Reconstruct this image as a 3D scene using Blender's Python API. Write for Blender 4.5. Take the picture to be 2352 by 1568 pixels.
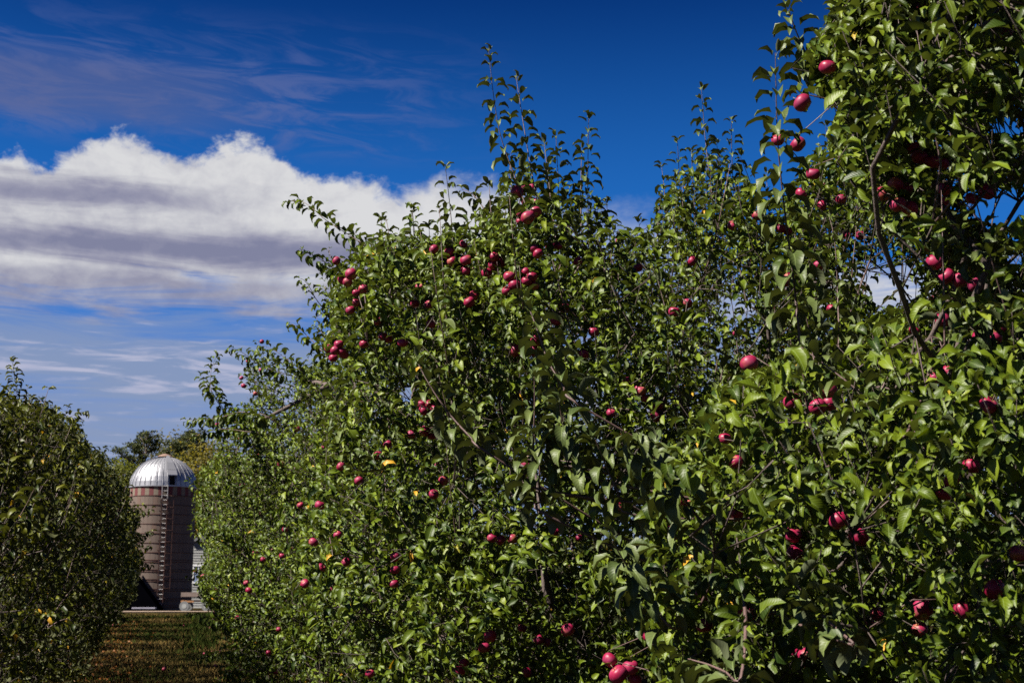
import bpy, math, random
import numpy as np
from mathutils import Vector, Matrix, noise
random.seed(7); rng = np.random.default_rng(7)
PI = math.pi; R = math.radians
for o in list(bpy.data.objects): bpy.data.objects.remove(o)
sc = bpy.context.scene
col = sc.collection

# ------------------------------------------------------------------ camera
F = 3041.0; CX, CY = 1176.0, 784.0           # measured on the photograph at 2352 px width
EYE = 1.6; TH = math.atan(563.0 / F)
cs, sn = math.cos(TH), math.sin(TH)
cam = bpy.data.cameras.new('camera'); camo = bpy.data.objects.new('camera', cam); col.objects.link(camo)
camo.location = (0, 0, EYE); camo.rotation_euler = (PI / 2 + TH, 0, 0)
cam.sensor_width = 36; cam.lens = F / 2352 * 36
cam.clip_start = 0.1; cam.clip_end = 3000
cam.dof.use_dof = True; cam.dof.focus_distance = 6.8; cam.dof.aperture_fstop = 8.0
sc.camera = camo

# ------------------------------------------------------------------ sun, exposure
SUN_AZ = math.atan2(-0.895, -0.446); SUN_EL = R(48)
sv = Vector((math.sin(SUN_AZ) * math.cos(SUN_EL), math.cos(SUN_AZ) * math.cos(SUN_EL), math.sin(SUN_EL)))
sun = bpy.data.lights.new('sun', 'SUN'); suno = bpy.data.objects.new('sun', sun); col.objects.link(suno)
sun.energy = 5.0; sun.angle = R(0.5); sun.color = (1.0, 0.94, 0.84)
suno.rotation_euler = sv.to_track_quat('Z', 'Y').to_euler(); suno.location = sv * 60
sc.view_settings.view_transform = 'Standard'; sc.view_settings.look = 'None'
sc.view_settings.exposure = 1.5; sc.view_settings.gamma = 1.0
sc.view_settings.use_curve_mapping = False
sc.cycles.max_bounces = 5; sc.cycles.diffuse_bounces = 1; sc.cycles.glossy_bounces = 2
sc.cycles.transmission_bounces = 3; sc.cycles.transparent_max_bounces = 4
sc.cycles.use_denoising = False

# ------------------------------------------------------------------ node helpers
class NT:
    def __init__(s, tree): s.t = tree; s.n = tree.nodes; s.l = tree.links
    def new(s, typ, **kw):
        nd = s.n.new(typ)
        for k, v in kw.items(): setattr(nd, k, v)
        return nd
    def put(s, sock, v):
        if isinstance(v, bpy.types.NodeSocket): s.l.new(v, sock)
        elif v is not None:
            if hasattr(sock.default_value, '__len__') and not hasattr(v, '__len__'): v = [v] * len(sock.default_value)
            if hasattr(v, '__len__') and len(v) == 3 and len(sock.default_value) == 4: v = (*v, 1)
            sock.default_value = v
    def m(s, op, a, b=None, c=None, clamp=False):
        nd = s.new('ShaderNodeMath', operation=op, use_clamp=clamp)
        s.put(nd.inputs[0], a)
        if b is not None: s.put(nd.inputs[1], b)
        if c is not None: s.put(nd.inputs[2], c)
        return nd.outputs[0]
    def mix(s, f, a, b, mode='MIX'):
        nd = s.new('ShaderNodeMix', data_type='RGBA', blend_type=mode)
        s.put(nd.inputs[0], f); s.put(nd.inputs[6], a); s.put(nd.inputs[7], b)
        return nd.outputs[2]
    def sstep(s, x, a, b):
        nd = s.new('ShaderNodeMapRange', interpolation_type='SMOOTHSTEP')
        s.put(nd.inputs[0], x); s.put(nd.inputs[1], a); s.put(nd.inputs[2], b)
        nd.inputs[3].default_value = 0; nd.inputs[4].default_value = 1
        return nd.outputs[0]
    def noise(s, vec, scale, detail=4, rough=0.55, dist=0.0):
        nd = s.new('ShaderNodeTexNoise'); s.put(nd.inputs['Vector'], vec)
        nd.inputs['Scale'].default_value = scale; nd.inputs['Detail'].default_value = detail
        nd.inputs['Roughness'].default_value = rough; nd.inputs['Distortion'].default_value = dist
        return nd.outputs[0]
    def comb(s, x, y, z=0.0):
        nd = s.new('ShaderNodeCombineXYZ'); s.put(nd.inputs[0], x); s.put(nd.inputs[1], y); s.put(nd.inputs[2], z)
        return nd.outputs[0]
    def ramp(s, f, pts):
        nd = s.new('ShaderNodeValToRGB'); s.put(nd.inputs[0], f)
        cr = nd.color_ramp
        while len(cr.elements) < len(pts): cr.elements.new(0.5)
        for e, (p, c) in zip(cr.elements, pts): e.position = p; e.color = (*c, 1) if len(c) == 3 else c
        return nd.outputs[0]

# ------------------------------------------------------------------ sky
def ray(x, y):
    a = (x - CX) / F; b = (CY - y) / F
    return np.array([a, cs - sn * b, sn + cs * b])
def at(x, y, Y):
    d = ray(x, y); k = Y / d[1]
    return np.array([d[0] * k, Y, EYE + d[2] * k])
def azel(x, y):
    d = ray(x, y); d = d / np.linalg.norm(d)
    return math.degrees(math.atan2(d[0], d[1])), math.degrees(math.asin(d[2]))

world = bpy.data.worlds.new('World'); sc.world = world; world.use_nodes = True
def build_world():
    w = NT(world.node_tree); w.n.clear()
    sky = w.new('ShaderNodeTexSky', sky_type='NISHITA', sun_disc=False)
    sky.sun_elevation = SUN_EL; sky.sun_rotation = SUN_AZ % (2 * PI)
    sky.air_density = 1.0; sky.dust_density = 0.6; sky.ozone_density = 3.0
    # polarised, saturated sky: deeper blue than the raw model
    g = w.new('ShaderNodeGamma'); w.put(g.inputs[0], w.mix(1.0, sky.outputs[0], (0.12, 0.12, 0.12), 'MULTIPLY')); g.inputs[1].default_value = 1.55
    blue = w.mix(1.0, g.outputs[0], (0.3, 3.4, 8.4), 'MULTIPLY')
    blue = w.mix(1.0, blue, (0.03, 1.15, 5.0), 'DARKEN')
    tc = w.new('ShaderNodeTexCoord')
    sep = w.new('ShaderNodeSeparateXYZ'); w.l.new(tc.outputs['Generated'], sep.inputs[0])
    X, Y, Z = sep.outputs
    az = w.m('MULTIPLY', w.m('ARCTAN2', X, Y), 180 / PI)
    el = w.m('MULTIPLY', w.m('ARCSINE', Z), 180 / PI)
    def xy(x, y): return azel(x, y)
    # horizon lightening by thin haze
    col0 = w.mix(w.m('MULTIPLY', w.sstep(el, 28.0, 10.0), 0.9), blue, (0.30, 2.5, 8.2))
    col0 = w.mix(w.sstep(el, 14.0, 4.0), col0, (2.9, 4.2, 7.6))
    # ---- high thin veil
    v1 = w.comb(w.m('MULTIPLY', az, 0.10), w.m('MULTIPLY', el, 0.55), 3.1)
    n1 = w.noise(w.comb(w.m('MULTIPLY', az, 0.22), w.m('MULTIPLY', w.m('ADD', el, w.m('MULTIPLY', az, 0.06)), 1.05), 3.1), 1.0, 8, 0.66, 0.9)
    n1b = w.noise(w.comb(w.m('MULTIPLY', az, 0.03), w.m('MULTIPLY', el, 0.12), 9.0), 1.0, 3, 0.5)
    band1 = w.m('MULTIPLY', w.sstep(el, 17.6, 19.2), w.sstep(el, 24.5, 20.6))
    az_f = w.sstep(az, 2.0, -11.0)
    a1 = w.m('MULTIPLY', w.m('MULTIPLY', w.sstep(n1, 0.42, 0.66), band1), w.m('MULTIPLY', az_f, 0.75))
    c = w.mix(w.m('MULTIPLY', a1, 0.75), col0, (1.6, 2.1, 4.8))
    lowleft = w.m('MULTIPLY', w.sstep(el, 18.4, 19.6), w.sstep(el, 22.2, 20.6))
    a1c = w.m('MULTIPLY', w.m('MULTIPLY', lowleft, w.sstep(az, -9.0, -17.0)), w.m('ADD', 0.35, w.m('MULTIPLY', n1, 0.6)))
    c = w.mix(w.m('MULTIPLY', a1c, 0.8), c, (1.5, 1.8, 3.8))
    # ---- general veil of lower sky
    v2 = w.comb(w.m('MULTIPLY', az, 0.085), w.m('MULTIPLY', el, 0.85), 7.7)
    n2 = w.noise(v2, 1.0, 8, 0.6, 0.9)
    n2f = w.noise(w.comb(w.m('MULTIPLY', az, 0.3), w.m('MULTIPLY', el, 2.2), 1.7), 1.0, 6, 0.6, 0.6)
    low = w.m('MULTIPLY', w.sstep(el, w.m('ADD', 14.0, w.m('MULTIPLY', w.sstep(az, 0.0, 9.0), 2.5)), 9.0), w.sstep(el, -3, 2))
    a2 = w.m('MULTIPLY', w.sstep(w.m('ADD', n2, w.m('MULTIPLY', low, 0.16)), 0.44, 0.70), w.m('MULTIPLY', low, 0.85))
    c = w.mix(a2, c, (3.3, 4.2, 6.3))
    a2b = w.m('MULTIPLY', w.sstep(w.m('ADD', w.m('MULTIPLY', n2, 0.5), w.m('MULTIPLY', n2f, 0.5)), 0.515, 0.64), w.m('MULTIPLY', low, 0.8))
    c = w.mix(a2b, c, (6.6, 6.7, 8.6))
    # ---- cumulus bank: upper edge as a curve over azimuth
    edge_px = [(-300, 360), (0, 338), (60, 352), (120, 358), (190, 322), (260, 308), (330, 316), (385, 345), (440, 352), (480, 328), (540, 318), (600, 326),
               (650, 352), (690, 392), (740, 382), (800, 388), (850, 410), (900, 425), (950, 412), (1000, 398), (1060, 395), (1120, 392), (1180, 400), (1300, 440), (1500, 455), (1650, 560), (1780, 600), (1900, 585), (2100, 575), (2352, 590)]
    pts = [azel(x, y) for x, y in edge_px]
    a0, a1_ = -30.0, 25.0; e0, e1 = 10.0, 22.0
    fc = w.new('ShaderNodeFloatCurve'); cu = fc.mapping.curves[0]
    P = [((a - a0) / (a1_ - a0), (e - e0) / (e1 - e0)) for a, e in pts]
    cu.points[0].location = (0.0, P[0][1]); cu.points[1].location = (1.0, P[-1][1])
    for p in P: cu.points.new(*p)
    fc.mapping.update()
    w.put(fc.inputs['Value'], w.m('DIVIDE', w.m('SUBTRACT', az, a0), a1_ - a0, clamp=True))
    edge = w.m('ADD', w.m('MULTIPLY', fc.outputs[0], e1 - e0), e0)
    vb = w.comb(w.m('MULTIPLY', az, 0.55), w.m('MULTIPLY', el, 0.75), 0.3)
    bil = w.noise(vb, 1.0, 9, 0.62, 0.35)
    bil2 = w.noise(vb, 2.6, 8, 0.66, 0.2)
    off = w.m('ADD', w.m('MULTIPLY', w.m('SUBTRACT', bil, 0.5), 2.4), w.m('MULTIPLY', w.m('SUBTRACT', bil2, 0.5), 0.9))
    dd = w.m('ADD', w.m('SUBTRACT', edge, el), off)
    soft = w.m('ADD', 0.7, w.m('MULTIPLY', w.sstep(az, -9, 2), 1.2))
    top = w.sstep(w.m('DIVIDE', dd, soft), 0.0, 1.0)
    # lower limit of the bank, ragged
    v3 = w.comb(w.m('MULTIPLY', az, 0.11), w.m('MULTIPLY', el, 0.8), 5.2)
    n3 = w.noise(v3, 1.0, 8, 0.62, 0.8)
    botl = w.m('ADD', 11.1, w.m('MULTIPLY', w.m('SUBTRACT', n3, 0.5), 6.5))
    bot = w.sstep(w.m('SUBTRACT', el, botl), -0.4, 1.6)
    dens = w.m('MULTIPLY', top, bot)
    rfade = w.m('SUBTRACT', 1.0, w.m('MULTIPLY', w.m('MULTIPLY', w.sstep(az, -2.5, 4.0), w.sstep(az, 14.0, 10.0)), 0.62))
    dens = w.m('MULTIPLY', dens, rfade)
    front = w.m('MULTIPLY', w.sstep(az, -60, -40), w.sstep(az, 60, 35))
    dens = w.m('MULTIPLY', dens, front)
    # light on the cloud: bright billows near the top, grey flat layers below
    lob = w.noise(w.comb(w.m('MULTIPLY', az, 0.28), w.m('MULTIPLY', el, 0.55), 4.4), 1.0, 7, 0.58, 0.5)
    lob2 = w.noise(w.comb(w.m('MULTIPLY', az, 0.9), w.m('MULTIPLY', el, 1.2), 2.2), 1.0, 7, 0.6, 0.4)
    lit = w.m('ADD', w.m('MULTIPLY', w.sstep(dd, 5.5, 1.2), 0.62), w.m('MULTIPLY', w.m('SUBTRACT', lob, 0.5), 0.65))
    lit = w.m('ADD', lit, w.m('MULTIPLY', w.m('SUBTRACT', lob2, 0.5), 0.6))
    lit = w.m('ADD', lit, 0.34)
    def bump(cel, wd, azc, azw, amp):
        wob = w.m('MULTIPLY', w.m('SUBTRACT', n3, 0.5), 1.6)
        e = w.m('ABSOLUTE', w.m('ADD', w.m('SUBTRACT', el, cel), wob))
        a = w.m('ABSOLUTE', w.m('SUBTRACT', az, azc))
        return w.m('MULTIPLY', w.m('MULTIPLY', w.sstep(e, wd, 0.0), w.sstep(a, azw, azw * 0.5)), amp)
    lit = w.m('SUBTRACT', lit, bump(16.0, 1.0, -21, 9, 0.75))
    lit = w.m('SUBTRACT', lit, bump(14.1, 0.85, -12, 16, 0.55))
    lit = w.m('ADD', lit, bump(15.5, 0.7, -12, 12, 0.22))
    lit = w.m('ADD', lit, bump(13.1, 0.5, -15, 12, 0.30))
    lit = w.m('MULTIPLY', lit, 1.0, clamp=True)
    ccol = w.ramp(lit, [(0.0, (.29, .30, .44)), (0.3, (.42, .42, .54)), (0.6, (.62, .62, .69)), (1.0, (.93, .93, .93))])
    ccol = w.mix(1.0, ccol, (10, 10, 10), 'MULTIPLY')
    c = w.mix(w.m('MULTIPLY', dens, 0.97), c, ccol)
    # scattered fair-weather clouds elsewhere round the horizon (behind the camera)
    ng = w.noise(w.comb(w.m('MULTIPLY', X, 2.0), w.m('MULTIPLY', Y, 2.0), w.m('MULTIPLY', Z, 6.0)), 1.0, 7, 0.6)
    ag = w.m('MULTIPLY', w.m('MULTIPLY', w.sstep(ng, 0.56, 0.66), w.m('SUBTRACT', 1.0, front)), w.sstep(Z, 0.0, 0.12))
    c = w.mix(w.m('MULTIPLY', ag, 0.25), c, (5.5, 5.4, 6.0))
    bg = w.new('ShaderNodeBackground'); w.put(bg.inputs[0], w.mix(1.0, c, (0.545, 0.545, 0.55), 'MULTIPLY')); bg.inputs[1].default_value = 0.05
    out = w.new('ShaderNodeOutputWorld'); w.l.new(bg.outputs[0], out.inputs[0])
build_world()

# ------------------------------------------------------------------ materials
def material(name): 
    m = bpy.data.materials.new(name); m.use_nodes = True; w = NT(m.node_tree); w.n.clear()
    p = w.new('ShaderNodeBsdfPrincipled'); o = w.new('ShaderNodeOutputMaterial'); w.l.new(p.outputs[0], o.inputs[0])
    return m, w, p, o
def simple(name, rgb, rough=0.7, metal=0.0, var=0.25, scale=3.0, bump=0.3, bscale=20.0, spec=0.5, streak=None):
    m, w, p, o = material(name)
    tc = w.new('ShaderNodeTexCoord')
    v = tc.outputs['Object']
    if streak:
        mp = w.new('ShaderNodeMapping'); w.l.new(v, mp.inputs[0]); mp.inputs['Scale'].default_value = streak; v = mp.outputs[0]
    n = w.noise(v, scale, 6, 0.6)
    oi = w.new('ShaderNodeObjectInfo')
    f = w.m('ADD', w.m('MULTIPLY', n, 0.8), w.m('MULTIPLY', oi.outputs['Random'], 0.25))
    dark = tuple(x * (1 - var) for x in rgb); lite = tuple(min(1, x * (1 + var)) for x in rgb)
    w.put(p.inputs['Base Color'], w.ramp(f, [(0.25, dark), (0.75, lite)]))
    p.inputs['Roughness'].default_value = rough; p.inputs['Metallic'].default_value = metal
    p.inputs['Specular IOR Level'].default_value = spec
    b = w.new('ShaderNodeBump'); b.inputs['Strength'].default_value = bump; b.inputs['Distance'].default_value = 0.01
    w.put(b.inputs['Height'], w.noise(v, bscale, 4, 0.6)); w.l.new(b.outputs[0], p.inputs['Normal'])
    return m

def leaf_material(name, top1, top2, under, yellow=0.02, trans=0.14, rough=0.43):
    m, w, p, o = material(name)
    at_ = w.new('ShaderNodeAttribute', attribute_name='rnd')
    r = at_.outputs['Fac']; uvn = w.new('ShaderNodeAttribute', attribute_name='blade')
    sep = w.new('ShaderNodeSeparateXYZ'); w.l.new(uvn.outputs['Vector'], sep.inputs[0])
    bx, by = sep.outputs[0], sep.outputs[1]
    base = w.mix(r, top1, top2)
    # side veins and midrib
    ab = w.m('ABSOLUTE', by)
    vein = w.m('SINE', w.m('MULTIPLY', w.m('SUBTRACT', bx, w.m('MULTIPLY', ab, 0.9)), 58.0))
    veinm = w.sstep(vein, 0.55, 1.0)
    rib = w.sstep(ab, 0.035, 0.0)
    lines = w.m('MAXIMUM', w.m('MULTIPLY', veinm, 0.22), rib)
    base = w.mix(w.m('MULTIPLY', lines, 0.35), base, (0.20, 0.26, 0.09))
    base = w.mix(w.m('MULTIPLY', w.sstep(r, 0.86, 0.98), 0.6), base, (0.13, 0.15, 0.015))
    yel = w.sstep(r, 1.0 - yellow, 1.0 - yellow * 0.6)
    base = w.mix(yel, base, (0.40, 0.22, 0.02))
    geo = w.new('ShaderNodeNewGeometry')
    c = w.mix(geo.outputs['Backfacing'], base, under)
    w.put(p.inputs['Base Color'], c)
    w.put(p.inputs['Roughness'], w.m('ADD', rough, w.m('MULTIPLY', geo.outputs['Backfacing'], 0.3)))
    p.inputs['Specular IOR Level'].default_value = 0.17
    b = w.new('ShaderNodeBump'); b.inputs['Strength'].default_value = 0.22; b.inputs['Distance'].default_value = 0.0012
    w.put(b.inputs['Height'], w.m('SUBTRACT', w.m('MULTIPLY', vein, 0.5), rib)); w.l.new(b.outputs[0], p.inputs['Normal'])
    t = w.new('ShaderNodeBsdfTranslucent'); w.put(t.inputs[0], w.mix(1.0, c, (1.9, 1.9, 0.5), 'MULTIPLY'))
    ms = w.new('ShaderNodeMixShader'); ms.inputs[0].default_value = trans
    w.l.new(p.outputs[0], ms.inputs[1]); w.l.new(t.outputs[0], ms.inputs[2]); w.l.new(ms.outputs[0], o.inputs[0])
    return m
M_LEAF = leaf_material('apple_leaf', (0.009, 0.022, 0.002), (0.098, 0.134, 0.005), (0.062, 0.078, 0.028), 0.004)
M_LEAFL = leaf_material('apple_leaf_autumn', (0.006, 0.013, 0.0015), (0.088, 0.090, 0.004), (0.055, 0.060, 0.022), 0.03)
M_LEAFY = leaf_material('apple_leaf_young', (0.032, 0.048, 0.012), (0.085, 0.105, 0.030), (0.070, 0.082, 0.040), 0.0, 0.06, 0.45)
M_DRY = leaf_material('dry_leaf', (0.10, 0.030, 0.008), (0.20, 0.075, 0.020), (0.12, 0.05, 0.02), 0.0)
M_OAK = leaf_material('far_leaf', (0.036, 0.040, 0.007), (0.095, 0.074, 0.011), (0.16, 0.13, 0.04), 0.03, 0.3, 0.6)
M_FARG = leaf_material('far_leaf_green', (0.026, 0.036, 0.005), (0.075, 0.075, 0.010), (0.11, 0.12, 0.03), 0.02, 0.3, 0.6)
M_NEEDLE = leaf_material('needle', (0.022, 0.032, 0.008), (0.060, 0.060, 0.013), (0.04, 0.05, 0.02), 0.0, 0.1, 0.6)
M_BARK = simple('bark', (0.060, 0.042, 0.036), 0.85, var=0.5, scale=18, bump=0.8, bscale=60)
M_TWIG = simple('twig_bark', (0.075, 0.043, 0.038), 0.6, var=0.35, scale=30, bump=0.3, bscale=90)

def apple_material():
    m, w, p, o = material('apple_skin')
    tc = w.new('ShaderNodeTexCoord'); oi = w.new('ShaderNodeObjectInfo')
    v = w.new('ShaderNodeVectorMath', operation='ADD'); w.l.new(tc.outputs['Object'], v.inputs[0]); w.l.new(oi.outputs['Random'], v.inputs[1])
    sep = w.new('ShaderNodeSeparateXYZ'); w.l.new(tc.outputs['Object'], sep.inputs[0])
    n = w.noise(v.outputs[0], 1.1, 4, 0.5)
    st = w.noise(w.comb(w.m('MULTIPLY', w.m('ARCTAN2', sep.outputs[1], sep.outputs[0]), 4.0), w.m('MULTIPLY', sep.outputs[2], 0.5), oi.outputs['Random']), 2.5, 4, 0.6)
    red = w.mix(st, (0.12, 0.0022, 0.016), (0.28, 0.007, 0.046))
    blush = w.sstep(w.m('ADD', n, w.m('MULTIPLY', w.m('SUBTRACT', oi.outputs['Random'], 0.5), 0.26)), 0.64, 0.80)
    c = w.mix(w.m('MULTIPLY', blush, 0.7), red, (0.34, 0.13, 0.035))
    vor = w.new('ShaderNodeTexVoronoi', feature='F1'); w.l.new(v.outputs[0], vor.inputs['Vector']); vor.inputs['Scale'].default_value = 8.0
    dots = w.sstep(vor.outputs['Distance'], 0.12, 0.05)
    c = w.mix(w.m('MULTIPLY', dots, 0.45), c, (0.55, 0.30, 0.22))
    rad = w.m('SQRT', w.m('ADD', w.m('POWER', sep.outputs[0], 2.0), w.m('POWER', sep.outputs[1], 2.0)))
    cav = w.sstep(rad, 0.22, 0.06)
    c = w.mix(w.m('MULTIPLY', cav, 0.7), c, (0.28, 0.18, 0.05))
    # waxy bloom in soft patches
    bl = w.sstep(w.noise(v.outputs[0], 2.0, 4, 0.6), 0.35, 0.75)
    c = w.mix(w.m('MULTIPLY', bl, 0.34), c, (0.22, 0.052, 0.135))
    w.put(p.inputs['Base Color'], c); w.put(p.inputs['Roughness'], w.m('ADD', 0.40, w.m('MULTIPLY', bl, 0.25)))
    p.inputs['Specular IOR Level'].default_value = 0.3
    return m
M_APPLE = apple_material()

# ------------------------------------------------------------------ mesh helpers
def tag(o, label=None, cat=None, group=None, kind=None):
    for k, v in (('label', label), ('category', cat), ('group', group), ('kind', kind)):
        if v: o[k] = v
    return o
def empty(name, loc, label=None, cat=None, group=None):
    o = bpy.data.objects.new(name, None); col.objects.link(o); o.location = loc; o.empty_display_size = 0.2
    return tag(o, label, cat, group)
def link(name, me, parent=None, loc=(0, 0, 0)):
    o = bpy.data.objects.new(name, me); col.objects.link(o); o.parent = parent; o.location = loc
    return o
def np_mesh(name, V, faces_flat, starts, mat, attrs=None, smooth=True, mats=None, midx=None):
    me = bpy.data.meshes.new(name)
    me.vertices.add(len(V)); me.vertices.foreach_set('co', np.ascontiguousarray(V, dtype=np.float32).ravel())
    me.loops.add(len(faces_flat)); me.loops.foreach_set('vertex_index', np.ascontiguousarray(faces_flat, dtype=np.int32))
    me.polygons.add(len(starts)); me.polygons.foreach_set('loop_start', np.ascontiguousarray(starts, dtype=np.int32))
    if smooth: me.polygons.foreach_set('use_smooth', np.ones(len(starts), dtype=bool))
    for mt in (mats or [mat]): me.materials.append(mt)
    if midx is not None: me.polygons.foreach_set('material_index', np.ascontiguousarray(midx, dtype=np.int32))
    if attrs:
        for k, (typ, arr) in attrs.items():
            a = me.attributes.new(k, typ, 'POINT')
            a.data.foreach_set('value' if typ == 'FLOAT' else 'vector', np.ascontiguousarray(arr, dtype=np.float32).ravel())
    me.update(calc_edges=True)
    return me
class MB:
    """small mesh builder"""
    def __init__(s): s.v = []; s.f = []
    def box(s, x0, x1, y0, y1, z0, z1):
        b = len(s.v); s.v += [(x, y, z) for z in (z0, z1) for y in (y0, y1) for x in (x0, x1)]
        s.f += [tuple(b + i for i in q) for q in ((0, 2, 3, 1), (4, 5, 7, 6), (0, 1, 5, 4), (2, 6, 7, 3), (0, 4, 6, 2), (1, 3, 7, 5))]; return s
    def tube(s, pts, rad, n=6, cap=True):
        pts = [Vector(p) for p in pts]; b = len(s.v); m = len(pts)
        if not hasattr(rad, '__len__'): rad = [rad] * m
        for i, p in enumerate(pts):
            t = (pts[min(i + 1, m - 1)] - pts[max(i - 1, 0)]).normalized()
            a = t.cross(Vector((0.31, 0.2, 0.93)));  a = a if a.length > 1e-3 else t.cross(Vector((1, 0, 0)))
            a.normalize(); c = t.cross(a)
            for k in range(n):
                q = p + (a * math.cos(2 * PI * k / n) + c * math.sin(2 * PI * k / n)) * rad[i]; s.v.append(tuple(q))
        for i in range(m - 1):
            for k in range(n):
                s.f.append((b + i * n + k, b + i * n + (k + 1) % n, b + (i + 1) * n + (k + 1) % n, b + (i + 1) * n + k))
        if cap: s.f.append(tuple(b + k for k in range(n))[::-1]); s.f.append(tuple(b + (m - 1) * n + k for k in range(n)))
        return s
    def poly(s, pts): b = len(s.v); s.v += [tuple(p) for p in pts]; s.f.append(tuple(range(b, b + len(pts)))); return s
    def prism(s, poly, y0, y1):
        b = len(s.v); n = len(poly)
        s.v += [(x, y0, z) for x, z in poly] + [(x, y1, z) for x, z in poly]
        s.f.append(tuple(range(b, b + n))); s.f.append(tuple(range(b + 2 * n - 1, b + n - 1, -1)))
        for i in range(n): j = (i + 1) % n; s.f.append((b + j, b + i, b + n + i, b + n + j))
        return s
    def mesh(s, name, mat, smooth=False):
        me = bpy.data.meshes.new(name); me.from_pydata(s.v, [], s.f); me.materials.append(mat)
        if smooth: me.polygons.foreach_set('use_smooth', [True] * len(me.polygons))
        me.update(); return me
    def obj(s, name, mat, parent=None, loc=(0, 0, 0), smooth=False): return link(name, s.mesh(name, mat, smooth), parent, loc)

# ------------------------------------------------------------------ leaf templates
def leaf_template(lod, arch, fold, wave=0.0, pet=True):
    if lod == 0: T = [0.0, 0.1, 0.28, 0.5, 0.72, 0.9, 1.0]; W = [0, .15, .25, .28, .20, .085, 0]
    elif lod == 1: T = [0.0, 0.2, 0.5, 0.8, 1.0]; W = [0, .22, .275, .15, 0]
    elif lod == 2: T = [0.0, 0.35, 0.75, 1.0]; W = [0, .30, .20, 0]
    else: T = [0.0, 0.45, 1.0]; W = [0, .31, 0]
    ang = lambda t: 0.35 * arch - arch * 1.35 * t
    pts = []; x = z = 0.0; pt = 0.0
    mid = []
    for t in T:
        steps = 6
        for k in range(steps):
            tt = pt + (t - pt) * (k + .5) / steps; d = (t - pt) / steps
            x += math.cos(ang(tt)) * d; z += math.sin(ang(tt)) * d
        mid.append((x, z)); pt = t
    V = []; UV = []; Fc = []
    V.append((mid[0][0], 0, mid[0][1])); UV.append((0, 0, 0)); prev = [0]
    for i in range(1, len(T) - 1):
        mx, mz = mid[i]; a = ang(T[i]); w_ = W[i]
        lift = fold * w_; wv = wave * math.sin(i * 2.3)
        idx = []
        for sgn in (1, 0, -1):
            lz = (lift + wv * sgn * w_) if sgn else 0
            V.append((mx - math.sin(a) * lz, sgn * w_ * math.cos(fold), mz + math.cos(a) * lz)); UV.append((T[i], sgn * w_, 0)); idx.append(len(V) - 1)
        L, C, Rr = idx
        if len(prev) == 1: Fc += [(prev[0], C, L), (prev[0], Rr, C)]
        else: Fc += [(prev[1], C, L, prev[0]), (prev[2], Rr, C, prev[1])]
        prev = idx
    V.append((mid[-1][0], 0, mid[-1][1])); UV.append((1, 0, 0)); tip = len(V) - 1
    Fc += [(prev[0], prev[1], tip), (prev[1], prev[2], tip)]
    if pet and lod <= 1:
        b = len(V); V += [(-0.30, 0.012, -0.10), (-0.30, -0.012, -0.10), (0.02, 0.0, 0.0)]; UV += [(0, 0, 0)] * 3; Fc.append((b, b + 1, b + 2))
    # orient faces so the normal is +z
    out = []
    for f in Fc:
        a, b_, c = (Vector(V[i]) for i in f[:3])
        out.append(f if (b_ - a).cross(c - a).z > 0 else tuple(reversed(f)))
    return np.array(V, dtype=np.float32), out, np.array(UV, dtype=np.float32)
SHAPES = [(1.6, .60, .12), (1.2, .75, -.15), (0.8, .55, .2), (2.0, .7, .1), (0.5, .5, -.2), (1.3, .9, .15)]
TPL = {lod: [leaf_template(lod, *s) for s in (SHAPES if lod < 3 else SHAPES[:4])] for lod in (0, 1, 2, 3)}
NV = len(SHAPES)

def norm(a): return a / np.maximum(np.linalg.norm(a, axis=-1, keepdims=True), 1e-9)
def frames(D, N):
    D = norm(D); N = norm(N - D * (N * D).sum(1, keepdims=True)); Yv = np.cross(N, D)
    return D, Yv, N
def leaves_mesh(name, Ls, lod, mat, base):
    """Ls: dict of arrays P,D,N,L,v,r -> one mesh"""
    Vs = []; Fl = []; St = []; RN = []; BL = []; off = 0; lo = 0
    D, Yv, N = frames(Ls['D'], Ls['N']); P = Ls['P'] - np.array(base); L = Ls['L'][:, None, None]
    nt = len(TPL[lod])
    for k in range(nt):
        s = np.where((Ls['v'] % nt) == k)[0]
        if len(s) == 0: continue
        tv, tf, tu = TPL[lod][k]; nv = len(tv); n = len(s)
        X = P[s][:, None, :] + L[s] * (tv[None, :, 0:1] * D[s][:, None, :] + tv[None, :, 1:2] * Yv[s][:, None, :] + tv[None, :, 2:3] * N[s][:, None, :])
        Vs.append(X.reshape(-1, 3))
        flat = np.array([i for f in tf for i in f]); lens = np.array([len(f) for f in tf]); st = np.concatenate([[0], np.cumsum(lens)[:-1]])
        Fl.append((flat[None, :] + (np.arange(n) * nv)[:, None] + off).ravel())
        St.append((st[None, :] + (np.arange(n) * len(flat))[:, None] + lo).ravel())
        RN.append(np.repeat(Ls['r'][s], nv)); BL.append(np.tile(tu, (n, 1)))
        off += n * nv; lo += n * len(flat)
    return np_mesh(name, np.concatenate(Vs), np.concatenate(Fl), np.concatenate(St), mat,
                   {'rnd': ('FLOAT', np.concatenate(RN)), 'blade': ('FLOAT_VECTOR', np.concatenate(BL))})
def sel(Ls, m): return {k: v[m] for k, v in Ls.items()}
def cat(*a): return {k: np.concatenate([x[k] for x in a]) for k in a[0]}

HERO = {}
def hero_mesh(shape, tone, mat):
    key = (shape, tone, mat.name)
    if key not in HERO:
        tv, tf, tu = TPL[0][shape]
        flat = [i for f in tf for i in f]; st = np.concatenate([[0], np.cumsum([len(f) for f in tf])[:-1]])
        HERO[key] = np_mesh('leaf', tv, flat, st, mat, {'rnd': ('FLOAT', np.full(len(tv), (tone + .5) / 6 * 0.97)), 'blade': ('FLOAT_VECTOR', tu)})
    return HERO[key]

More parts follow.
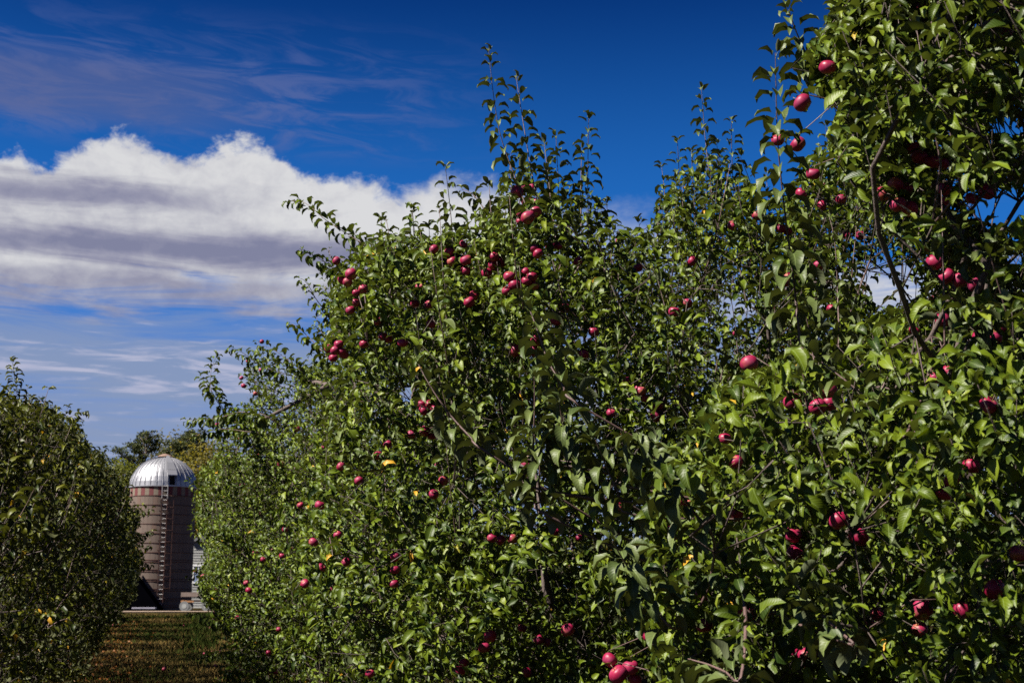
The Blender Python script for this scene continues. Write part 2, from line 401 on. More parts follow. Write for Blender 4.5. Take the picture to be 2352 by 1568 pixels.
# ------------------------------------------------------------------ projection tests
def proj(P):
    y = P[:, 1]; z = P[:, 2] - EYE
    fw = y * cs + z * sn; up = -y * sn + z * cs
    fw = np.maximum(fw, 0.05)
    return CX + F * P[:, 0] / fw, CY - F * up / fw
def inpoly(x, y, poly):
    x = np.clip(x, -380, 2680); y = np.clip(y, -180, 1690)
    c = np.zeros(len(x), dtype=bool); n = len(poly)
    for i in range(n):
        x0, y0 = poly[i]; x1, y1 = poly[(i + 1) % n]
        if y0 == y1: continue
        m = ((y0 > y) != (y1 > y)) & (x < (x1 - x0) * (y - y0) / (y1 - y0) + x0)
        c ^= m
    return c
HOLES = [(2050, 668, 62, 40), (1695, 714, 26, 22), (2305, 478, 58, 44), (2315, 290, 50, 22), (2240, 62, 16, 12), (2150, 330, 15, 12), (2332, 145, 16, 12), (2075, 215, 12, 10), (1338, 776, 20, 16), (936, 905, 16, 22),
         (2250, 480, 30, 24), (1450, 500, 45, 22), (1990, 640, 22, 40), (1785, 745, 16, 12), (1360, 905, 14, 9), (2190, 300, 12, 14), (1855, 280, 40, 70),
         (2330, 600, 22, 26), (520, 905, 16, 30), (1880, 225, 20, 22)]

# ------------------------------------------------------------------ twigs -> leaves
UP = np.array([0, 0, 1.0])
def twig_leaves(B, D, Lt, m, size, C=None, droop=0.45, up=0.7, rosette=True):
    """B,D (n,3) twig bases and directions; Lt (n,) lengths; m leaves each"""
    n = len(B); D = norm(D)
    a = norm(np.cross(D, rng.normal(size=(n, 3)) * .05 + np.array([0.3, 0.5, 0.77]))); b = np.cross(D, a)
    j = np.arange(m); t = (j + 0.6) / m
    t = np.where(j > m - 4, 0.93 + 0.02 * (j - m + 4), t) if rosette else t
    ph = rng.uniform(0, 6.28, (n, 1)) + j[None, :] * 2.4 + rng.normal(0, .35, (n, m))
    bend = np.array([0, 0, 0.18]) * (1 if up > 0 else 0)
    P = B[:, None, :] + D[:, None, :] * (Lt[:, None] * t[None, :])[..., None] + bend * ((Lt[:, None] * t[None, :] ** 2)[..., None])
    rad = a[:, None, :] * np.cos(ph)[..., None] + b[:, None, :] * np.sin(ph)[..., None]
    DL = rad * 1.0 + D[:, None, :] * (0.15 + 0.75 * t[None, :, None] ** 2) + np.array([0, 0, -droop]) * rng.uniform(0.1, 1.4, (n, m, 1)) + rng.normal(0, .22, (n, m, 3))
    NL = D[:, None, :] * 0.5 + np.array([0, 0, up]) + rng.normal(0, .55, (n, m, 3))
    if C is not None: NL = NL + C[:, None, :] * 0.35
    sz = size * rng.uniform(0.5, 1.22, (n, m)) * (0.75 + 0.35 * np.sin(np.clip(t * 3.2, 0, 3.1)))[None, :]
    P = P + norm(DL) * (sz * 0.22)[..., None]
    k = n * m
    return dict(P=P.reshape(k, 3), D=DL.reshape(k, 3), N=NL.reshape(k, 3), L=sz.reshape(k), v=rng.integers(0, NV, k), r=rng.uniform(0, 1, k))

def tubes_mesh(name, segs, mat, base, n=4):
    """segs: list of (pts, radii)"""
    mb = MB()
    bx, by, bz = base
    for pts, rad in segs: mb.tube([(p[0] - bx, p[1] - by, p[2] - bz) for p in pts], rad, n if rad[0] > .008 else 3, cap=True)
    return mb.mesh(name, mat, True)

def grow(root, targets, bf=0.45, step=0.16):
    """greedy tree joining root to every target, balancing wire and path length. Returns nodes, parent, order"""
    order = np.argsort(np.linalg.norm(targets - root, axis=1))
    N = [np.array(root)]; par = [-1]; pl = [0.0]; ends = []
    for i in order:
        p = targets[i]; A = np.array(N); d = np.linalg.norm(A - p, axis=1) + bf * np.array(pl)
        k = int(np.argmin(d)); L = np.linalg.norm(p - N[k]); m = max(1, int(L / step)); q0 = N[k]; last = k
        sag = rng.normal(0, 0.06, 3) * L
        for s in range(1, m + 1):
            t = s / m; q = q0 + (p - q0) * t + sag * math.sin(PI * t) + rng.normal(0, .012, 3)
            N.append(q); par.append(last); pl.append(pl[last] + L / m); last = len(N) - 1
        ends.append(last)
    return np.array(N), np.array(par), ends

def tree_segments(N, par, ends, r0):
    n = len(N); w = np.zeros(n)
    for e in ends: w[e] += 1
    for i in range(n - 1, 0, -1): w[par[i]] += w[i]
    rad = r0 * np.maximum(w, 0.4) ** 0.46
    ch = [[] for _ in range(n)]
    for i in range(1, n): ch[par[i]].append(i)
    segs = []; stack = [(0, None)]
    while stack:
        i, start = stack.pop()
        chain = [start] if start is not None else []; k = i
        while True:
            chain.append(k)
            if not ch[k]: break
            c = sorted(ch[k], key=lambda q: -w[q])
            for q in c[1:]: stack.append((q, k))
            k = c[0]
        if len(chain) > 1:
            rr = [rad[q] for q in chain]
            if start is not None: rr[0] = rr[1]
            segs.append(([N[q] for q in chain], rr))
    return segs

APPLES = []      # (pos, diam, tree index) explicit, filled below
def apple_mesh(seed):
    rs = random.Random(seed); prof = []
    n = 13
    for i in range(n + 1):
        t = PI * i / n
        r = 0.5 * math.sin(t) ** 0.85 if 0 < i < n else 0.0
        z = 0.455 * math.cos(t)
        r *= 1 + 0.05 * math.cos(t)
        dip = math.exp(-(r / 0.17) ** 2); z -= 0.17 * dip if t < PI / 2 else -0.10 * dip
        prof.append((r, z))
    prof[0] = (0.0, prof[0][1]); V = []; Fc = []; m = 20
    V.append((0, 0, prof[0][1]))
    for i in range(1, n):
        for k in range(m):
            a = 2 * PI * k / m; lob = 1 + 0.025 * math.cos(5 * a + seed) * (1 if i > n / 2 else 0.3) + 0.03 * math.cos(a + seed)
            V.append((prof[i][0] * math.cos(a) * lob, prof[i][0] * math.sin(a) * lob, prof[i][1] + 0.02 * math.cos(a + 2 * seed)))
    V.append((0, 0, prof[n][1])); e = len(V) - 1
    for k in range(m):
        Fc.append((0, 1 + k, 1 + (k + 1) % m)); Fc.append((e, 1 + (n - 2) * m + (k + 1) % m, 1 + (n - 2) * m + k))
        for i in range(n - 2):
            a = 1 + i * m; Fc.append((a + k, a + m + k, a + m + (k + 1) % m, a + (k + 1) % m))
    mb = MB(); mb.v = V; mb.f = Fc
    return mb.mesh('apple', M_APPLE, True)
APPLE_MESH = [apple_mesh(i) for i in range(5)]
M_STALK = simple('stalk', (0.14, 0.09, 0.04), 0.7)
STALK_MESH = MB().tube([(0, 0, 0.27), (0.02, 0, 0.45), (0.06, 0.02, 0.66)], [0.018, 0.015, 0.022], 5).mesh('stalk', M_STALK, True)
CALYX_MESH = MB().tube([(0, 0, -0.33), (0, 0, -0.385), (0, 0, -0.42)], [0.05, 0.055, 0.02], 5).mesh('calyx', M_STALK, False)

# ------------------------------------------------------------------ the orchard rows
# centre x, y, height, radius, lod, twigs, leaves per twig, leaf size, side, polygons (photograph's outline of that crown), label
A1 = [(1962, -200), (1900, 60), (1850, 130), (1872, 200), (1925, 260), (1900, 330), (1960, 420), (2020, 520), (2100, 560), (2160, 600), (2240, 690), (2290, 640), (2400, 660), (2700, 660), (2700, -200)]
A2 = [(1500, 1700), (1480, 1150), (1560, 1000), (1650, 900), (1750, 850), (1850, 800), (1960, 750), (2050, 712), (2120, 690), (2240, 700), (2700, 640), (2700, 1700)]
B_ = [(620, 1700), (690, 1250), (750, 980), (745, 800), (765, 660), (800, 585), (880, 535), (950, 545), (1020, 540), (1080, 505), (1140, 455), (1165, 400), (1215, 375), (1290, 400), (1310, 450), (1360, 440), (1400, 480), (1420, 520),
      (1500, 520), (1515, 450), (1555, 400), (1600, 360), (1660, 350), (1715, 400), (1760, 470), (1810, 440), (1860, 375), (1890, 300), (1950, 268), (2010, 290), (2110, 400), (2300, 560), (2500, 560), (2500, 1700)]
C_ = [(640, 1700), (640, 1000), (690, 850), (688, 780), (700, 740), (750, 700), (715, 655), (735, 600), (790, 640), (800, 580), (850, 540), (900, 560), (1000, 620), (1400, 570), (1500, 560), (1700, 520), (1900, 600), (2000, 760), (2000, 1700)]
D_ = [(470, 1700), (500, 1500), (485, 1420), (455, 1340), (455, 1200), (450, 1120), (490, 1060), (475, 1000), (520, 950), (575, 930), (550, 870), (575, 815), (625, 798), (655, 850), (720, 840), (900, 820), (1100, 900), (1200, 1700)]
E_ = [(535, 1700), (520, 1480), (505, 1420), (455, 1385), (458, 1335), (470, 1300), (474, 1245), (446, 1205), (445, 1110), (480, 1060), (900, 1040), (900, 1700)]
LL = [(-400, 860), (-80, 880), (0, 905), (20, 930), (62, 928), (110, 938), (150, 970), (180, 985), (192, 1020), (235, 1050), (262, 1090), (285, 1110), (292, 1150), (315, 1180), (312, 1205), (325, 1230), (306, 1262), (325, 1292),
      (318, 1320), (300, 1345), (312, 1372), (285, 1398), (270, 1425), (240, 1450), (200, 1700), (-400, 1700)]
TREES = [
 dict(k='A', c=(2.75, 5.9), H=5.0, R=2.75, lod=1, n=6500, m=15, size=.079, polys=[A1, A2], lab='nearest apple tree filling the right edge, branches full of large red apples'),
 dict(k='B', c=(1.25, 9.6), H=4.75, R=2.95, lod=1, n=5700, m=14, size=.082, polys=[B_], lab='tall apple tree in mid picture with two long upright shoots against the sky'),
 dict(k='C', c=(0.25, 13.4), H=4.9, R=2.65, lod=2, n=3600, m=14, size=.080, polys=[C_], lab='apple tree with a long branch arching left in front of the white cloud'),
 dict(k='D', c=(-1.75, 17.6), H=4.9, R=2.6, lod=2, n=3000, m=13, size=.084, polys=[D_], lab='apple tree with crooked leafy branches reaching out over the silo and pine'),
 dict(k='E', c=(-2.85, 22.2), H=4.5, R=2.6, lod=3, n=2600, m=12, size=.090, polys=[E_], lab='apple tree whose low leafy sprays hang over the grass lane beside fallen apples'),
]
for i, (x, y) in enumerate([(-3.9, 27.0), (-5.1, 32.2), (-6.4, 38.0), (-8.0, 44.8), (-9.9, 53.0), (-12.2, 63.0)]):
    TREES.append(dict(k='R', c=(x, y), H=4.2, R=2.5, lod=3, n=[1700, 1300, 1000, 900, 800, 800][i], m=11, size=[.095, .105, .12, .14, .16, .18][i], polys=[E_],
        lab=['apple tree next behind the one with low sprays in the right row', 'small apple tree in the right row, well short of the silo', 'apple tree in the right row near the parked wagon, partly seen',
             'far apple tree in the right row, in front of the barn wall', 'second to last apple tree of the right row', 'last apple tree of the right row, closest to the wagon'][i]))
LT = [(-5.7, 11.0, 2.1), (-6.9, 15.6, 2.45), (-8.0, 20.6, 2.5), (-9.5, 25.5, 2.4), (-10.8, 30.4, 2.4), (-12.2, 36.2, 2.2), (-13.7, 42.4, 2.1), (-15.3, 48.6, 2.1), (-17.0, 55.0, 2.1), (-18.9, 62.0, 2.1), (-20.9, 69.5, 2.1)]
for i, (x, y, r_) in enumerate(LT):
    TREES.append(dict(k='L', c=(x, y), H=[3.6, 4.5, 4.7, 4.6, 4.3][i] if i < 5 else 3.9, R=r_, lod=2 if i == 0 else 3,
        n=[1600, 2300, 2300, 1700, 1500, 1200, 1000, 900, 800, 700, 700][i], m=[14, 15, 15, 14, 13, 12, 12, 12, 12, 12, 12][i], size=[.084, .088, .093, .10, .105, .12, .14, .16, .17, .18, .19][i], polys=[LL],
        lab=['dark apple tree at the left edge with a few large sunlit leaves low down', 'apple tree at left whose single upright shoot stands against pale streaky cloud', 'left row apple tree with yellowing leaves and a long spray pointing right',
             'left row apple tree whose leafy twigs overlap the side of the silo', 'left row apple tree directly behind the one whose twigs overlap the silo', 'left row apple tree, sixth counting from the near left edge',
             'left row apple tree, seventh counting from the near left edge', 'left row apple tree, fourth from the far end by the dark shed', 'left row apple tree, third from the far end by the dark shed',
             'left row apple tree, second from the far end by the dark shed', 'last apple tree of the left row, closest to the dark shed'][i]))

def crown_points(T, n):
    cx_, cy_ = T['c']; H = T['H']; Rr = T['R']; out = []; cnt = 0
    off = rng.uniform(0, 100, 3)
    zc = 0.50 * H; zs = 0.50 * H
    while cnt < n:
        k = n * 2
        d = norm(rng.normal(size=(k, 3))); s = 1 - np.abs(rng.normal(0, .20, k)); s = np.clip(s, .25, 1.0)
        e = 0.8
        q = np.sign(d) * np.abs(d) ** e; q = q / np.maximum(1e-6, (np.abs(q) ** 2.4).sum(1, keepdims=True) ** (1 / 2.4))
        lump = np.array([noise.noise(Vector(v * 2.2 + off)) for v in d]); lump2 = np.array([noise.noise(Vector(v * 5.5 + off)) for v in d])
        rr = s * (1 + 0.30 * lump + 0.22 * lump2)
        x = cx_ + q[:, 0] * rr * Rr; y = cy_ + q[:, 1] * rr * Rr; z = zc + q[:, 2] * rr * zs
        low = np.clip((1.5 - z) / 1.5, 0, 1)            # crown narrows a little towards the ground
        x = cx_ + (x - cx_) * (1 - .22 * low); y = cy_ + (y - cy_) * (1 - .22 * low)
        P = np.stack([x, y, z], 1)
        ok = (z > 0.25)
        thin_lo = -0.42 if (T['k'] == 'L' and cy_ > 24) else -0.08
        g = np.array([noise.noise(Vector((p[0] * 1.3, p[1] * 1.3, p[2] * 1.3 + 11))) for p in P]); g2 = np.array([noise.noise(Vector((p[0] * 3.4, p[1] * 3.4, p[2] * 3.4 + 5))) for p in P])
        ok &= (g + .5 * g2 > np.where(s > .72, thin_lo, -0.5))
        u, v = proj(P); jit = rng.normal(0, 1, len(P)) * np.where(v > 700, {'A': 60, 'B': 50, 'C': 16}.get(T['k'], 9), 7)
        ins = np.zeros(len(P), dtype=bool)
        for po in T['polys']: ins |= inpoly(u + jit, v + 4 + np.abs(jit), po)
        ok &= ((u < 2480) & (u > -160)) | (rng.uniform(size=len(u)) < .3)
        if T['k'] == 'A': ok &= (v < 660) | (rng.uniform(size=len(u)) < .62)
        ok &= ins & (np.linalg.norm(P - np.array([0, 0, EYE]), axis=1) > 4.0) & (y > 1.0)
        for hx, hy, ha, hb in HOLES: ok &= ~((((u - hx) / (ha + 14)) ** 2 + ((v - hy) / (hb + 12)) ** 2 < 1) & (T['k'] != 'L'))
        P = P[ok]; out.append(P); cnt += len(P)
        if T['k'] == 'R' and len(out) > 6: break
    return np.concatenate(out)[:n]

# long explicit shoots: pixel path, distance, leaf size, number of leaves, tree
SH = [
 ([(1228, 520), (1180, 400), (1142, 280), (1123, 118)], 7.7, .078, 30, 'B'),
 ([(1245, 520), (1222, 400), (1203, 290), (1186, 180)], 7.8, .076, 26, 'B'),
 ([(1275, 560), (1262, 430), (1250, 330)], 8.0, .072, 18, 'B'), ([(1290, 600), (1284, 460), (1277, 312)], 8.2, .074, 24, 'B'),
 ([(1356, 620), (1350, 460), (1352, 272)], 8.3, .074, 26, 'B'), ([(1335, 600), (1334, 450), (1336, 345)], 8.4, .068, 18, 'B'),
 ([(1405, 640), (1400, 540), (1393, 466)], 8.6, .07, 14, 'B'), ([(1430, 660), (1455, 580), (1470, 512)], 8.6, .07, 14, 'B'),
 ([(1045, 620), (1036, 500), (1023, 385)], 8.2, .080, 19, 'B'), ([(1180, 560), (1120, 490), (1090, 450), (1062, 435)], 8.2, .07, 18, 'B'),
 ([(1140, 560), (1128, 490), (1124, 428)], 8.0, .065, 13, 'B'), ([(965, 640), (955, 560), (947, 482)], 9.3, .088, 17, 'C'),
 ([(890, 640), (880, 560), (876, 500)], 9.6, .078, 14, 'C'), ([(1000, 640), (990, 580), (985, 520)], 9.2, .07, 12, 'B'),
 ([(960, 650), (880, 590), (810, 545), (745, 503), (700, 465), (664, 462)], 10.3, .082, 46, 'C'),
 ([(850, 660), (780, 625), (735, 595), (690, 572)], 11.3, .078, 28, 'C'), ([(790, 760), (735, 700), (705, 650), (690, 640)], 11.6, .075, 22, 'C'),
 ([(760, 830), (715, 780), (688, 755), (668, 742)], 11.8, .075, 18, 'C'),
 ([(1640, 480), (1622, 340), (1611, 203)], 9.2, .072, 24, 'B'), ([(1690, 500), (1682, 390), (1680, 278)], 9.4, .07, 20, 'B'),
 ([(1570, 540), (1562, 430), (1556, 325)], 9.5, .068, 18, 'B'), ([(1535, 560), (1528, 460), (1520, 385)], 9.5, .07, 16, 'B'),
 ([(1660, 520), (1655, 400), (1646, 330)], 9.6, .068, 16, 'B'), ([(1740, 560), (1728, 440), (1700, 360)], 9.4, .07, 16, 'B'),
 ([(1600, 540), (1592, 430), (1588, 350)], 9.6, .068, 16, 'B'), ([(1780, 560), (1765, 460), (1760, 400)], 9.4, .07, 12, 'B'),
 ([(1962, 420), (1953, 328), (1939, 222)], 9.6, .066, 20, 'B'), ([(1920, 430), (1905, 350), (1896, 290)], 9.6, .066, 14, 'B'), ([(2010, 420), (2000, 330), (1990, 270)], 9.6, .066, 14, 'B'),
 ([(1835, 760), (1822, 640), (1798, 450), (1785, 300), (1781, 122)], 5.3, .098, 34, 'A'),
 ([(1905, 190), (1868, 150), (1838, 96), (1812, 26)], 5.6, .082, 20, 'A'), ([(1990, 60), (1975, 20), (1968, -20)], 5.5, .08, 12, 'A'),
 ([(1930, 830), (1925, 700), (1918, 560), (1905, 500)], 6.6, .075, 26, 'A'), ([(1880, 900), (1862, 780), (1845, 700)], 6.4, .075, 18, 'A'),
 ([(1560, 900), (1540, 760), (1510, 640)], 7.5, .075, 22, 'B'), ([(1700, 880), (1690, 760), (1680, 690)], 7.3, .075, 18, 'B'),
 ([(1120, 1040), (1051, 973), (990, 890), (956, 824)], 5.9, .088, 20, 'A'), ([(1330, 930), (1269, 850), (1235, 760), (1210, 692)], 5.4, .092, 20, 'A'),
 ([(1222, 1120), (1224, 1026), (1228, 940), (1227, 868)], 5.3, .086, 18, 'A'), ([(1250, 1180), (1238, 1124), (1240, 1060), (1227, 1000)], 5.3, .08, 14, 'A'),
 ([(1330, 1090), (1300, 1000), (1285, 930)], 5.3, .085, 14, 'A'),
 ([(1640, 1240), (1560, 1130), (1500, 1050), (1462, 988)], 4.55, .088, 26, 'A'), ([(2080, 1000), (2046, 963), (1950, 880), (1844, 800)], 4.35, .090, 22, 'A'),
 ([(1960, 1480), (1898, 1420), (1850, 1370), (1815, 1316)], 4.1, .088, 18, 'A'), ([(1540, 1440), (1489, 1372), (1440, 1300), (1408, 1245)], 4.6, .085, 18, 'A'),
 ([(2351, 1060), (2352, 930), (2348, 820)], 4.3, .085, 16, 'A'), ([(1700, 1560), (1640, 1530), (1580, 1512)], 4.2, .09, 16, 'A'),
 ([(2120, 1120), (2100, 979), (2140, 890), (2170, 834)], 4.9, .07, 9, 'A'), ([(1990, 1000), (2025, 894), (2060, 840), (2112, 804)], 5.0, .07, 9, 'A'),
 ([(2290, 620), (2210, 560), (2150, 520)], 5.0, .085, 14, 'A'), ([(2320, 820), (2250, 740), (2200, 690)], 4.7, .085, 14, 'A'),
 ([(1445, 1180), (1400, 1090), (1368, 1010)], 5.2, .08, 14, 'A'), ([(820, 1080), (790, 990), (770, 930)], 8.2, .07, 16, 'B'), ([(905, 1000), (880, 930), (862, 880)], 8.6, .07, 16, 'B'),
 ([(620, 960), (560, 945), (500, 960), (465, 962), (428, 965)], 14.2, .085, 38, 'D'), ([(600, 1000), (530, 985), (480, 990), (450, 1000)], 14.6, .08, 22, 'D'),
 ([(560, 985), (512, 940), (484, 890), (488, 840), (500, 815)], 15.2, .085, 34, 'D'), ([(660, 860), (600, 840), (550, 805), (525, 800)], 15.0, .08, 26, 'D'),
 ([(490, 905), (475, 880), (460, 868)], 15.2, .08, 10, 'D'), ([(690, 850), (640, 810), (600, 792)], 15.2, .08, 20, 'D'),
 ([(540, 1440), (500, 1425), (470, 1415), (440, 1408)], 17.0, .085, 16, 'D'), ([(560, 1490), (520, 1490), (490, 1500), (462, 1512)], 16.6, .085, 16, 'D'), ([(560, 1540), (530, 1540), (500, 1560)], 16.6, .085, 12, 'D'),
 ([(490, 1260), (460, 1230), (440, 1215)], 20, .085, 12, 'E'), ([(500, 1150), (455, 1122), (436, 1105)], 20, .085, 14, 'E'), ([(495, 1320), (455, 1318), (434, 1322)], 20.5, .085, 12, 'E'),
 ([(50, 985), (38, 900), (28, 830)], 15.2, .085, 30, 'L1'), ([(10, 960), (0, 910), (-8, 870)], 14.5, .085, 14, 'L1'), ([(60, 990), (66, 950), (74, 925)], 15.5, .075, 10, 'L1'),
 ([(90, 1010), (130, 972), (165, 955), (198, 944)], 17.8, .088, 26, 'L2'), ([(80, 990), (96, 950), (104, 930)], 17.6, .08, 14, 'L2'), ([(130, 990), (150, 955), (155, 935)], 17.8, .07, 8, 'L2'),
 ([(190, 1080), (215, 1050), (238, 1030)], 19.5, .085, 16, 'L2'), ([(250, 1140), (270, 1100), (292, 1085)], 22, .085, 12, 'L3'),
 ([(290, 1200), (325, 1175), (346, 1168)], 23, .09, 14, 'L3'), ([(290, 1240), (330, 1225), (348, 1218)], 23, .09, 16, 'L3'), ([(280, 1300), (322, 1298), (344, 1296)], 23.5, .09, 16, 'L3'), ([(280, 1280), (320, 1262), (346, 1250)], 23.5, .09, 12, 'L3'),
 ([(60, 1200), (90, 1130), (110, 1100)], 9.3, .082, 10, 'L0'), ([(20, 1230), (60, 1160), (80, 1120)], 9.2, .085, 10, 'L0'), ([(110, 1440), (150, 1420), (172, 1432)], 9.8, .07, 7, 'L0'),
]
LIMBS = [([(1180, 1110), (1260, 1135), (1340, 1142), (1420, 1160), (1450, 1150)], 5.35, .009, 'A'), ([(1640, 1152), (1706, 1154), (1800, 1150), (1913, 1165), (1980, 1180)], 5.3, .014, 'A'),
         ([(1800, 1330), (1870, 1290), (1960, 1280)], 5.0, .010, 'A'), ([(1240, 1180), (1235, 1124), (1228, 1050)], 5.4, .010, 'A'), ([(2200, 470), (2300, 425), (2380, 380)], 5.6, .011, 'A'),
         ([(2260, 1330), (2330, 1290), (2400, 1300)], 5.1, .012, 'A'), ([(930, 1750 - 760), (975, 800), (1000, 770)], 9.3, .02, 'B'), ([(600, 965), (680, 925), (760, 880)], 15.0, .035, 'D')]

AP = [(1843,237,38),(1787,322,30),(1833,332,36),(1868,400,32),(1900,155,34),(2112,360,36),(2057,425,36),(2028,445,32),(2140,372,24),(2062,470,34),(2090,480,38),(1932,458,24),(1888,472,22),(1945,540,22),(1976,542,22),
(1740,495,26),(1683,518,24),(1793,525,24),(1840,445,28),(2168,435,30),(2145,603,38),(2172,635,38),(2205,643,38),(2240,655,34),(2268,440,40),(2165,735,36),(2282,773,40),(2252,775,30),(2180,855,36),(1900,895,44),
(1820,922,40),(1878,935,40),(1188,442,30),(1222,434,22),(1212,466,26),(1212,500,32),(1196,490,20),(1236,583,24),(1264,565,20),(1063,563,22),(1032,580,22),(1040,600,26),(1070,598,28),(997,573,20),(1134,590,24),
(1133,610,24),(1118,628,26),(1170,635,28),(1182,655,28),(1210,645,24),(1165,668,20),(1222,635,18),(1078,694,26),(834,664,18),(786,643,16),(798,648,14),(816,695,14),(805,712,16),(868,738,18),(880,773,20),(893,778,18),
(953,697,12),(985,700,12),(990,744,12),(925,787,14),(836,790,12),(1327,601,20),(1298,708,22),(1363,762,24),(1340,815,24),(1184,805,30),(1232,783,28),(1278,735,30),(1802,648,18),(972,943,22),(1002,941,26),(974,990,24),
(945,998,18),(1404,948,22),(1472,898,24),(1506,955,28),(1548,716,26),(1578,697,24),(1664,1008,24),(1210,1068,34),(1018,1103,20),(996,1135,12),(1418,1167,40),(1543,1224,34),(1177,1237,22),(1275,1220,22),(1822,1228,38),
(1826,1270,38),(1928,1195,44),(1972,1232,44),(1603,1266,18),(1615,1362,36),(1618,1435,38),(2188,1100,36),(2232,1070,32),(2118,1400,46),(2208,1400,34),(2285,1352,46),(2112,1445,22),(1126,1460,28),(1112,1487,26),
(1304,1446,30),(1238,1468,24),(1420,1548,44),(1448,1532,36),(1210,1543,22),(1066,1522,18),(1200,1442,12),(850,1546,20),(1955,1500,14),(1850,1505,34),(907,1278,12),(737,1304,14),(604,1284,10),(648,1276,8),(565,1338,9),
(776,1227,12),(868,1046,12),(783,1071,10),(735,1160,8),(825,1104,8),(560,886,12),(587,904,10),(555,868,8),(600,850,9),(770,805,14),(785,808,12),(755,800,12),(778,790,12),(790,815,10),(766,822,10),(545,1418,8),(795,1290,8),
(905,1340,10),(640,1445,8),(617,1498,9),(907,1308,12),(700,1340,9),(690,1160,8),(520,960,12),(540,968,12),(500,975,10),(655,1215,8),(720,1245,8),(1490,1460,16),(1330,1235,14),(1700,1400,20),(2270,930,20),(2015,1410,18),
(1560,1150,18),(1690,1060,16),(1150,1240,12),(1130,1235,12),(890,1020,12),(1466,615,14),(1590,600,12),(1880,610,14),(2100,760,16),(1690,1180,12),(2340,1270,22),(1860,1500,22)]

ALL = {}
idx_of = {}
for ti, T in enumerate(TREES):
    T['i'] = ti
    if T['k'] in 'ABCDE': idx_of[T['k']] = ti
lt = [T['i'] for T in TREES if T['k'] == 'L']
for j, i in enumerate(lt): idx_of['L%d' % j] = i

def smooth_path(pts, n=18):
    pts = np.array(pts); k = len(pts) - 1; out = []
    for s in np.linspace(0, k, n):
        i = min(int(s), k - 1); t = s - i
        p0 = pts[max(i - 1, 0)]; p1 = pts[i]; p2 = pts[i + 1]; p3 = pts[min(i + 2, k)]
        out.append(0.5 * ((2 * p1) + (-p0 + p2) * t + (2 * p0 - 5 * p1 + 4 * p2 - p3) * t * t + (-p0 + 3 * p1 - 3 * p2 + p3) * t ** 3))
    return np.array(out)

for T in TREES:
    cx_, cy_ = T['c']; far = T['lod'] == 3 and cy_ > 26
    Pt = crown_points(T, T['n']); n = len(Pt); T['pts'] = Pt
    cen = np.array([cx_, cy_, T['H'] * .42])
    outw = norm(Pt - cen)
    Dt = norm(outw * 0.75 + np.array([0, 0, .55]) + rng.normal(0, .5, (n, 3)))
    Lt = rng.uniform(.14, .40, n)
    m = T['m']
    Ls = twig_leaves(Pt - Dt * (Lt * .35)[:, None], Dt, Lt, m, T['size'], outw, droop=.42, up=.85)
    T['twb'] = Pt - Dt * (Lt * .35)[:, None]; T['twd'] = Dt; T['twl'] = Lt
    LC = Ls['P'] + .45 * Ls['L'][:, None] * norm(Ls['D']); u, v = proj(LC); ins = np.zeros(len(u), dtype=bool)
    oj = np.repeat(rng.normal(0, 11 if T['k'] == 'L' else 5, (n, 2)), m, 0)
    for po in T['polys']: ins |= inpoly(u + oj[:, 0], v + 3 + oj[:, 1], po)
    keep = ins & (Ls['P'][:, 2] > .12) & (rng.uniform(size=len(u)) < .93)
    if T['k'] != 'L':
        for hx, hy, ha, hb in HOLES: keep &= ~(((u - hx) / ha) ** 2 + ((v - hy) / hb) ** 2 < 1)
    # a few random gaps so twigs differ
    Ls = sel(Ls, keep)
    T['leaves'] = Ls; T['shoots'] = []
    if cy_ < 33:
        k = {'A': 150, 'B': 190, 'C': 130, 'D': 110, 'E': 80, 'R': 60, 'L': 90}[T['k']]
        cand = Pt[rng.choice(n, min(n, k * 6), replace=False)]
        ow = norm(cand - cen); cand = cand[(ow[:, 2] > -.1) & (np.linalg.norm(cand - [0, 0, EYE], axis=1) > 4.6)][:k]; ow = norm(cand - cen)
        dr = norm(ow * [.45, .45, .2] + [0, 0, 1.0] + rng.normal(0, .16, cand.shape)); ln = rng.uniform(.30, .75, len(cand))
        tip = cand + dr * ln[:, None] * 1.15; tu, tv_ = proj(tip); okk = np.zeros(len(tu), dtype=bool)
        for po in T['polys']: okk |= inpoly(tu, tv_ + (62 if T['k'] != 'L' else 100) * 8 / np.maximum(8, tip[:, 1]), po)
        if T['k'] != 'L':
            for hx, hy, ha, hb in HOLES: okk &= ~(((tu - hx) / (ha + 8)) ** 2 + ((tv_ - hy) / (hb + 8)) ** 2 < 1)
        cand, dr, ln = cand[okk], dr[okk], ln[okk]
        AL = twig_leaves(cand, dr, ln, 20, T['size'] * 1.05, None, droop=.5, up=.7)
        AL['r'] = AL['r'] * .8; T['auto'] = AL; T['autotw'] = (cand, dr, ln)

